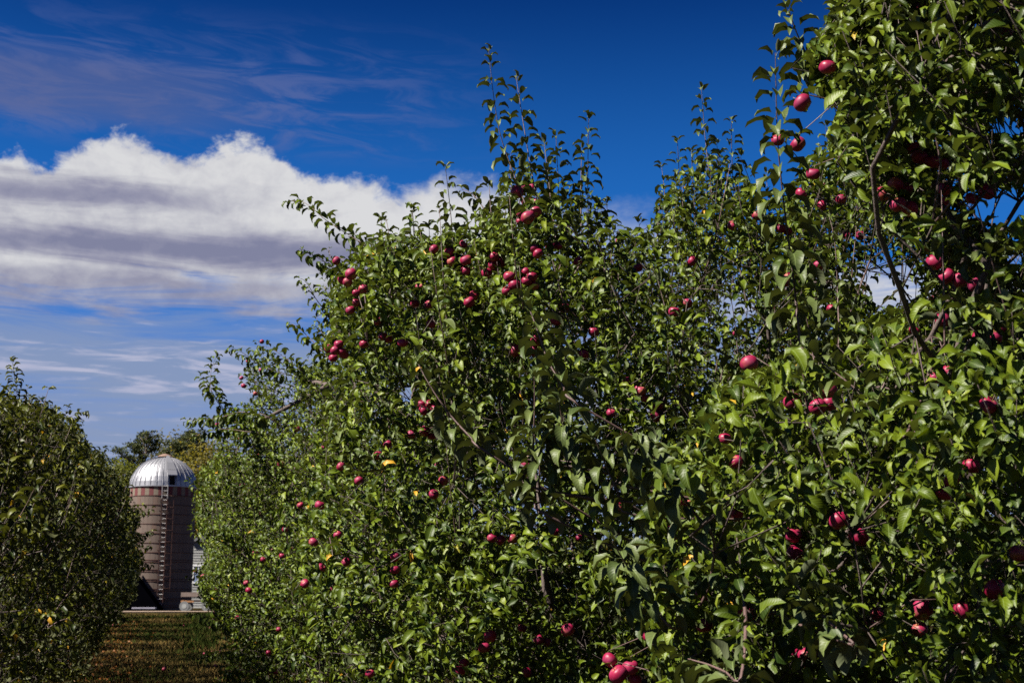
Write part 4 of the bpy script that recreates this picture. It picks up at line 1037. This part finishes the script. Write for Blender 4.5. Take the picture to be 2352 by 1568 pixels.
# dome
ND = 34; dd = 2 * PI / ND; DR = SR + .06; DZ = 2.22
capa = 80
def dpt(a, e, r=0.0): 
    return ((DR + r) * math.cos(e) * math.sin(a), -(DR + r) * math.cos(e) * math.cos(a), WH + .02 + (DZ + r) * math.sin(e))
E0, E1 = R(0.5), R(79)
def gore(e0, e1, n=9):
    mb = MB()
    for i in range(n + 1):
        e = e0 + (e1 - e0) * i / n
        for s in (-.5, -.17, .17, .5): mb.v.append(dpt(s * dd * .995, e, -.012 * (abs(s) == .5)))
    for i in range(n):
        for k in range(3): b = i * 4 + k; mb.f.append((b, b + 1, b + 5, b + 4))
    return mb
gm = gore(E0, E1).mesh('dome_panel', M_GALV, False)
sm_ = MB().tube([dpt(0, E0 + (E1 - E0) * i / 12, .012) for i in range(13)], .020, 4).mesh('seam', M_GALV, False)
HA = R(14.5); start = HA - dd * .5      # the hatch gore is centred on HA
dome = link('dome', bpy.data.meshes.new('dome_empty'), silo) if False else None
for k in range(ND):
    a = HA + k * dd
    if k != 0: o = link('dome_panel', gm, silo); o.rotation_euler = (0, 0, a)
    o = link('seam', sm_, silo); o.rotation_euler = (0, 0, a + dd / 2)
# hatch gore: flat panels with a square opening
hw = .34
def hpt(x, z): 
    return (x, z)
def col_pt(z):   # outward distance of the dome surface at height z above eave
    return DR * math.sqrt(max(0, 1 - (z / DZ) ** 2))
hatch = empty('hatch', (0, 0, 0)); hatch.parent = silo; hatch.rotation_euler = (0, 0, HA)
zw = WH + .02; yb = -(DR + .02)
b = MB().box(-hw, hw, yb, yb + .05, zw, zw + .06).box(-hw, hw, yb, yb + .05, zw + .72, zw + .78).box(-hw, -hw + .05, yb, yb + .05, zw + .06, zw + .72).box(hw - .05, hw, yb, yb + .05, zw + .06, zw + .72)
b.obj('hatch_frame', M_GALV, hatch)
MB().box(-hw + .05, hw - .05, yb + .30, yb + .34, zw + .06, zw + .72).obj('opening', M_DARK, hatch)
b = MB()
for s in (-1, 1): b.poly([(s * hw, yb + .02, zw), (s * hw, yb + .5, zw), (s * hw, -col_pt(.9) + .1, zw + 1.1), (s * hw, yb + .02, zw + .78)])
b.poly([(-hw, yb + .05, zw + .78), (hw, yb + .05, zw + .78), (hw, yb + .4, zw + .78), (-hw, yb + .4, zw + .78)]); b.obj('hatch_side', M_GALV, hatch)
y1 = -col_pt(1.15) - .05
b = MB().poly([(-hw, yb, zw + .78), (hw, yb, zw + .78), (hw, y1, zw + 1.15), (-hw, y1, zw + 1.15)]); b.obj('hatch_panel', M_GALV, hatch)
y2 = -col_pt(2.05) - .04; 
b = MB().poly([(-hw, y1 + .015, zw + 1.17), (hw, y1 + .015, zw + 1.17), (.22, (y1 + y2) / 2 - .09, zw + 1.72), (-.22, (y1 + y2) / 2 - .09, zw + 1.72)]).poly([(-.22, (y1 + y2) / 2 - .09, zw + 1.72), (.22, (y1 + y2) / 2 - .09, zw + 1.72), (.1, y2 + .2, zw + 2.28), (-.1, y2 + .2, zw + 2.28)]); b.obj('hatch_panel', M_GALV, hatch)
# cap and eave
mb = MB()
for i, (r, z) in enumerate(((.56, 2.24), (.40, 2.34), (.2, 2.43), (.03, 2.47))):
    for k in range(16): mb.v.append((r * math.cos(2 * PI * k / 16), r * math.sin(2 * PI * k / 16), WH + .02 + z))
for i in range(3):
    for k in range(16): mb.f.append((i * 16 + k, i * 16 + (k + 1) % 16, (i + 1) * 16 + (k + 1) % 16, (i + 1) * 16 + k))
mb.f.append(tuple(48 + k for k in range(16))); mb.obj('roof_cap', M_CAP, silo)
ring(DR + .0, WH + .01, .045).obj('eave_ring', M_GALV, silo)
# ladder
lad = empty('ladder', (0, 0, 0)); lad.parent = silo; lad.rotation_euler = (0, 0, R(2.5))
so = SR + .28; lw = .19
rl = MB().box(-.028, .028, -.028, .028, .3, WH - .9).mesh('rail', M_RUST)
link('rail', rl, lad, (-lw, -so, 0)); link('rail', rl, lad, (lw, -so, 0))
rt = MB().box(-.022, .022, -.022, .022, WH - .9, WH + .1).mesh('rail', M_RUNG)
link('rail', rt, lad, (-lw, -so, 0)); link('rail', rt, lad, (lw, -so, 0))
rg = MB().tube([(-lw, 0, 0), (lw, 0, 0)], .020, 6).mesh('rung', M_RUNG)
for i in range(26): link('rung', rg, lad, (0, -so, .45 + i * .325))
bk = MB().box(-.34, .34, -.02, .02, -.02, .02).box(-.32, -.29, 0, .30, -.015, .015).box(.29, .32, 0, .30, -.015, .015).mesh('bracket', M_RUST)
for i in range(12): link('bracket', bk, lad, (0, -so + .03, .7 + i * .685))
# outer chute edge that casts the second band of shadow
M_CH = simple('chute_strip', (0.16, 0.07, 0.045), .8)
sd = MB().box(.40, .43, -SR - .42, -SR - .02, .9, WH - .5)
cable = MB().tube([(-.19, -so, WH - .9), (-.30, -so - .05, WH - 1.1), (-.25, -so - .1, WH - 1.5), (.1, -so, WH - 2.0), (.3, -so + .1, WH - 2.5)], .018, 5); cable.obj('cable', M_DARK, lad)
mbg = MB()
for s in (-1, 1): mbg.box(s * .62 - .02, s * .62 + .02, -so - .22, -so - .18, 1.4, WH - 1.0) if s > 0 else None
cage = mbg.obj('guard_strip', M_RUST, lad)
hp = MB()
for i in range(9):
    z = 1.5 + i * .80; pts = [(-.19, -so, z), (-.12, -so - .3, z), (.2, -so - .42, z), (.62, -so - .2, z), (.45, -SR - .02, z)]
    hp.tube(pts[2:], .02, 4)
hp.obj('guard_hoops', M_RUST, lad)

# ------------------------------------------------------------------ barn behind the silo
M_SIDE = simple('grey_siding', (0.18, 0.18, 0.175), .85, var=.3, scale=2.5, streak=(0.4, 1, 6))
M_WHITE = simple('white_trim', (0.5, 0.5, 0.5), .6, var=.08)
M_GLASS = simple('window_glass', (0.16, 0.20, 0.30), .1, var=.2, spec=.8)
M_ROOF = simple('barn_roof', (0.09, 0.09, 0.10), .8)
bp = at(441, 1350, 104.0); bx0 = float(bp[0]); BW = 9.0; BY = 104.0; BH = 5.2
barn = empty('barn', (bx0 + BW / 2, BY, 0), 'grey clapboard barn half hidden between the silo and the right row', 'barn')
MB().box(-BW / 2, BW / 2, .03, 7, 0, BH).obj('wall', simple('barn_wall', (.3, .3, .29)), barn)
sb = MB().poly([(-BW / 2, -.035, 0), (BW / 2, -.035, 0), (BW / 2, 0.0, .2), (-BW / 2, 0.0, .2)]).poly([(-BW / 2, -.035, 0), (-BW / 2, .03, 0), (BW / 2, .03, 0), (BW / 2, -.035, 0)]).mesh('siding_board', M_SIDE)
for i in range(26): link('siding_board', sb, barn, (0, 0, i * .2))
wx = float(at(456, 1318, BY)[0]) - (bx0 + BW / 2); wz = float(at(456, 1318, BY)[2])
wn = empty('window', (wx, -.05, wz)); wn.parent = barn
MB().box(-.45, -.35, -.05, .0, -.6, .6).box(.35, .45, -.05, 0, -.6, .6).box(-.52, .52, -.07, 0, .6, .75).box(-.45, .45, -.05, 0, -.7, -.6).box(-.025, .025, -.04, 0, -.6, .6).obj('frame', M_WHITE, wn)
MB().box(-.35, -.025, -.02, 0, -.6, .6).obj('pane', M_GLASS, wn); MB().box(.025, .35, -.02, 0, -.6, .6).obj('pane', M_GLASS, wn)
MB().prism([(-BW / 2 - .3, BH - .12), (BW / 2 + .3, BH - .12), (0, BH + 2.2)], -.3, 7.3).obj('roof', M_ROOF, barn)

# plain near-black wedge with no gloss beside the silo, and the pale slab before it
M_BLACK = simple('near_black', (0.0012, 0.0012, 0.002), 1.0, var=.2, spec=0.0)
q0 = at(369.5, 1403, 92.0); q1 = at(327, 1346, 92.0); slope = (q1[2] - q0[2]) / (q1[0] - q0[0])
x0 = float(q0[0]); xa = x0 - 2.9; za = -2.9 * slope
wedge = empty('wedge', (x0 - 3, 92, 0), 'low near-black shed with sloping side against the foot of the silo', 'wedge')
MB().prism([(3, -.05), (.1, za), (-3.0, -.05)], -.0, 1.2).obj('wedge_body', M_BLACK, wedge)
MB().box(.02, .18, -.06, 1.26, za - .02, za + .06).obj('ridge', M_BLACK, wedge)
sl = at(331, 1396, 90.5)
slab = empty('metal_trough', (float(sl[0]), 90.5, 0), 'long pale metal trough lying in front of the dark shed', 'trough')
MB().box(-.78, .78, -.2, .2, .16, .26).obj('rim', simple('pale_metal', (.26, .25, .30), .5, metal=.3), slab)
MB().box(-.70, .70, -.15, .15, .0, .159).obj('body', M_DARK, slab)

# ------------------------------------------------------------------ hay wagon
wp = at(440, 1395, 91.0)
wag = empty('farm_wagon', (float(wp[0]), 91.0, 0), 'small weathered flatbed farm wagon parked beside the silo', 'wagon')
M_WOOD = simple('weathered_plank', (.13, .095, .08), .85, var=.35, scale=4); M_ORG = simple('ochre_steel', (.24, .11, .04), .7); M_TYRE = simple('tyre', (.13, .13, .13), .9)
for i in range(6): MB().box(-.62, 1.4, -.5 + i * .2, -.31 + i * .2, .92, .99).obj('plank', M_WOOD, wag)
MB().box(-.62, 1.4, -.56, -.51, .96, 1.24).obj('side_board', M_WOOD, wag); MB().box(-.62, 1.4, .71, .76, .96, 1.24).obj('side_board', M_WOOD, wag)
MB().box(-.62, -.58, -.51, .71, .99, 1.2).obj('end_board', M_WOOD, wag)
MB().box(-.6, 1.38, -.35, -.27, .62, .72).box(-.6, 1.38, .47, .55, .62, .72).obj('chassis', M_ORG, wag)
MB().box(-.62, 0.25, -.50, -.40, .58, .70).obj('bumper', M_ORG, wag)
wt = MB()
for r_, y_ in ((.34, -.09), (.34, .09)):
    pass
def cyl_y(mb, r, y0, y1, n=16):
    b = len(mb.v)
    for y_ in (y0, y1):
        for k in range(n): mb.v.append((r * math.cos(2 * PI * k / n), y_, r * math.sin(2 * PI * k / n)))
    for k in range(n): mb.f.append((b + k, b + (k + 1) % n, b + n + (k + 1) % n, b + n + k))
    mb.f.append(tuple(b + k for k in range(n))[::-1]); mb.f.append(tuple(b + n + k for k in range(n))); return mb
ty = cyl_y(MB(), .33, -.10, .10).mesh('tyre', M_TYRE); rm = cyl_y(MB(), .17, -.11, .11, 12).mesh('rim', simple('pale_rim', (.22, .22, .21), .6))
for x_ in (-.38, 1.1):
    for y_ in (-.42, .62):
        wh = empty('wheel', (x_, y_, .33)); wh.parent = wag; link('tyre', ty, wh); link('rim', rm, wh)

# ------------------------------------------------------------------ trees beyond the silo
def clump_tree(px, top, base_y, Y, halfw, name, lab, mat, n, leaf, seed, squash=1.0):
    rs = np.random.default_rng(seed); pb = at(px, top, Y); X = float(pb[0]); H = float(pb[2])
    root = empty(name, (X, Y, 0), lab, 'tree', 'trees beyond the silo'); base = np.array([X, Y, 0.])
    link('trunk', tubes_mesh('trunk', [([(X, Y, -.2), (X + .1, Y, H * .3), (X - .1, Y, H * .6), (X, Y, H * .9)], [H * .022, H * .017, H * .01, .03])], M_BARK, base, 8), root)
    R0 = halfw * Y / F
    cl = 60; d = norm(rs.normal(size=(cl, 3))); cc = base + np.array([0, 0, H * .66]) + d * np.array([R0 * .8, R0 * .8, H * .36]) * rs.uniform(.45, 1, (cl, 1))
    segs = [([(X, Y, H * rs.uniform(.25, .6)), tuple((base + [0, 0, H * .45]) * .5 + c * .5), tuple(c)], [.12, .07, .03]) for c in cc]
    link('branch', tubes_mesh('branch', segs, M_BARK, base, 5), root)
    k = rs.integers(0, cl, n); cr = rs.uniform(.14, .26, cl) * H * squash
    dv = norm(rs.normal(size=(n, 3))); P = cc[k] + dv * (cr[k] * rs.uniform(.5, 1, n) ** .6)[:, None] * [1, 1, .7]
    P[:, 2] = np.maximum(P[:, 2], .6)
    Ls = dict(P=P, D=rs.normal(size=(n, 3)), N=dv + [0, 0, .6] + rs.normal(0, .5, (n, 3)), L=leaf * rs.uniform(.6, 1.4, n), v=rs.integers(0, NV, n), r=rs.uniform(0, 1, n) * .5 + rs.uniform(0, .5, cl)[k])
    tag(link('foliage', leaves_mesh('foliage', Ls, 3, mat, base), root), kind='stuff')
def pine(px, top, Y, name, lab, limbs, seed, trunkpx=None, H0=0.0):
    rs = np.random.default_rng(seed); pb = at(px, top, Y); X = float(pb[0]); H = float(pb[2])
    root = empty(name, (X, Y, 0), lab, 'pine tree', 'trees beyond the silo'); base = np.array([X, Y, 0.])
    link('trunk', tubes_mesh('trunk', [([(X, Y, -.2), (X + .15, Y, H * .4), (X - .1, Y, H * .75), (X, Y, H * .98)], [.32, .25, .14, .03])], M_BARK, base, 8), root)
    Ps = []; 
    for (tx, ty_, sy, dep, sz) in limbs:       # tip pixel, start height pixel, depth offset, tuft spread
        a = at(px, sy, Y); a = np.array([X, Y, a[2]]); t_ = at(tx, ty_, Y + dep); mid = (a + t_) / 2 + [0, 0, .25]
        sub = [([tuple(a), tuple(mid), tuple(t_)], [.09, .06, .025])]
        for q in np.linspace(.55, 1.05, int(4 + sz * 2)):
            c = a + (t_ - a) * q + rs.normal(0, .22 * sz, 3) * [1, 1, .45]
            sub.append(([tuple(a + (t_ - a) * max(q - .12, 0) + [0, 0, .15]), tuple(c)], [.03, .012]))
            m_ = int(42 * sz); Ps.append(c + rs.normal(0, .26 * sz ** .5, (m_, 3)) * [1, 1, .30] + [0, 0, .1])
        link('branch', tubes_mesh('branch', sub, M_BARK, base, 5), root)
    P = np.concatenate(Ps); n = len(P)
    Ls = dict(P=P, D=rs.normal(size=(n, 3)) + [0, 0, .5], N=rs.normal(size=(n, 3)) + [0, 0, .4], L=rs.uniform(.16, .34, n), v=rs.integers(0, NV, n), r=rs.uniform(0, 1, n))
    tag(link('needles', leaves_mesh('needles', Ls, 3, M_NEEDLE, base), root), kind='stuff')
pine(338, 991, 124, 'pine_tree', 'sparse pine with open limbs standing left behind the silo dome',
     [(322, 1003, 1040, .5, .8), (352, 1005, 1035, -.6, .8), (312, 1020, 1050, .8, 1.0), (362, 1016, 1042, 0, .9), (300, 1024, 1062, -1, 1.1), (330, 998, 1015, 1, .6), (345, 996, 1012, -1, .6), (338, 1012, 1030, 1.5, .6),
      (355, 1028, 1052, 1, .7), (310, 1034, 1060, 1.5, .8), (285, 1040, 1085, .5, 1.2), (268, 1038, 1090, -1, 1.1), (262, 1058, 1100, .7, 1.0), (290, 1062, 1100, 1.6, 1.3), (300, 1080, 1110, 0, 1.2), (275, 1070, 1110, -1.5, 1.0), (325, 1052, 1080, -1, .8), (318, 1085, 1110, 1, 1.2)], 3)
pine(437, 990, 122, 'pine_tree', 'taller dark pine behind the right shoulder of the silo dome',
     [(425, 1000, 1030, .6, 1.0), (450, 1000, 1028, -.6, 1.1), (418, 1015, 1045, 1.2, 1.2), (458, 1018, 1042, 0, 1.3), (400, 1014, 1060, -.8, 1.3), (393, 1022, 1070, .4, 1.2), (437, 994, 1012, 0, .8), (445, 1008, 1030, 1, 1.1), (430, 1020, 1040, -1, 1.2),
      (468, 1028, 1060, 1, 1.4), (472, 1038, 1070, -1, 1.3), (410, 1035, 1070, 1, 1.5), (450, 1040, 1075, 1.5, 1.5), (380, 1036, 1080, 0, 1.3), (485, 1048, 1090, 0, 1.4), (430, 1045, 1080, -1.4, 1.5)], 4)
clump_tree(408, 1012, 0, 128, 95, 'broadleaf_tree', 'wide olive and gold tree rising directly behind the silo dome', M_OAK, 13000, .30, 5)
clump_tree(478, 1035, 0, 120, 70, 'broadleaf_tree', 'browning autumn tree between the silo dome and the right row', M_OAK, 12000, .32, 6)
clump_tree(272, 1075, 0, 118, 60, 'broadleaf_tree', 'low green tree left of the silo dome above the left row', M_FARG, 10000, .32, 8)
clump_tree(560, 1075, 0, 130, 90, 'broadleaf_tree', 'green tree behind the barn, mostly hidden by the right row', M_FARG, 7000, .4, 9)
clump_tree(180, 1120, 0, 135, 90, 'broadleaf_tree', 'green tree mostly hidden behind the left row', M_FARG, 6000, .4, 10)
# far wood closing the horizon
n = 26000; x = rng.uniform(-330, 330, n); top = 9 + 5 * np.array([noise.noise(Vector((a * .05, 4, 0))) + .5 * noise.noise(Vector((a * .2, 9, 0))) for a in x])
z = rng.uniform(.2, 1, n) ** .8 * top; y = 235 + rng.normal(0, 3, n) + 4 * np.sin(x * .3)
Ls = dict(P=np.stack([x, y, z], 1), D=rng.normal(size=(n, 3)), N=rng.normal(size=(n, 3)) + [0, -1, 1], L=rng.uniform(1.4, 2.8, n), v=rng.integers(0, NV, n), r=rng.uniform(0, 1, n))
tag(link('far_wood', leaves_mesh('far_wood', Ls, 3, M_FARG, (0, 0, 0))), 'distant wood along the horizon beyond the farm', 'wood', kind='stuff')

print('TRIS', sum(sum(len(p.vertices) - 2 for p in o.data.polygons) for o in bpy.data.objects if o.type == 'MESH' and o.get('kind')) , len(bpy.data.objects))
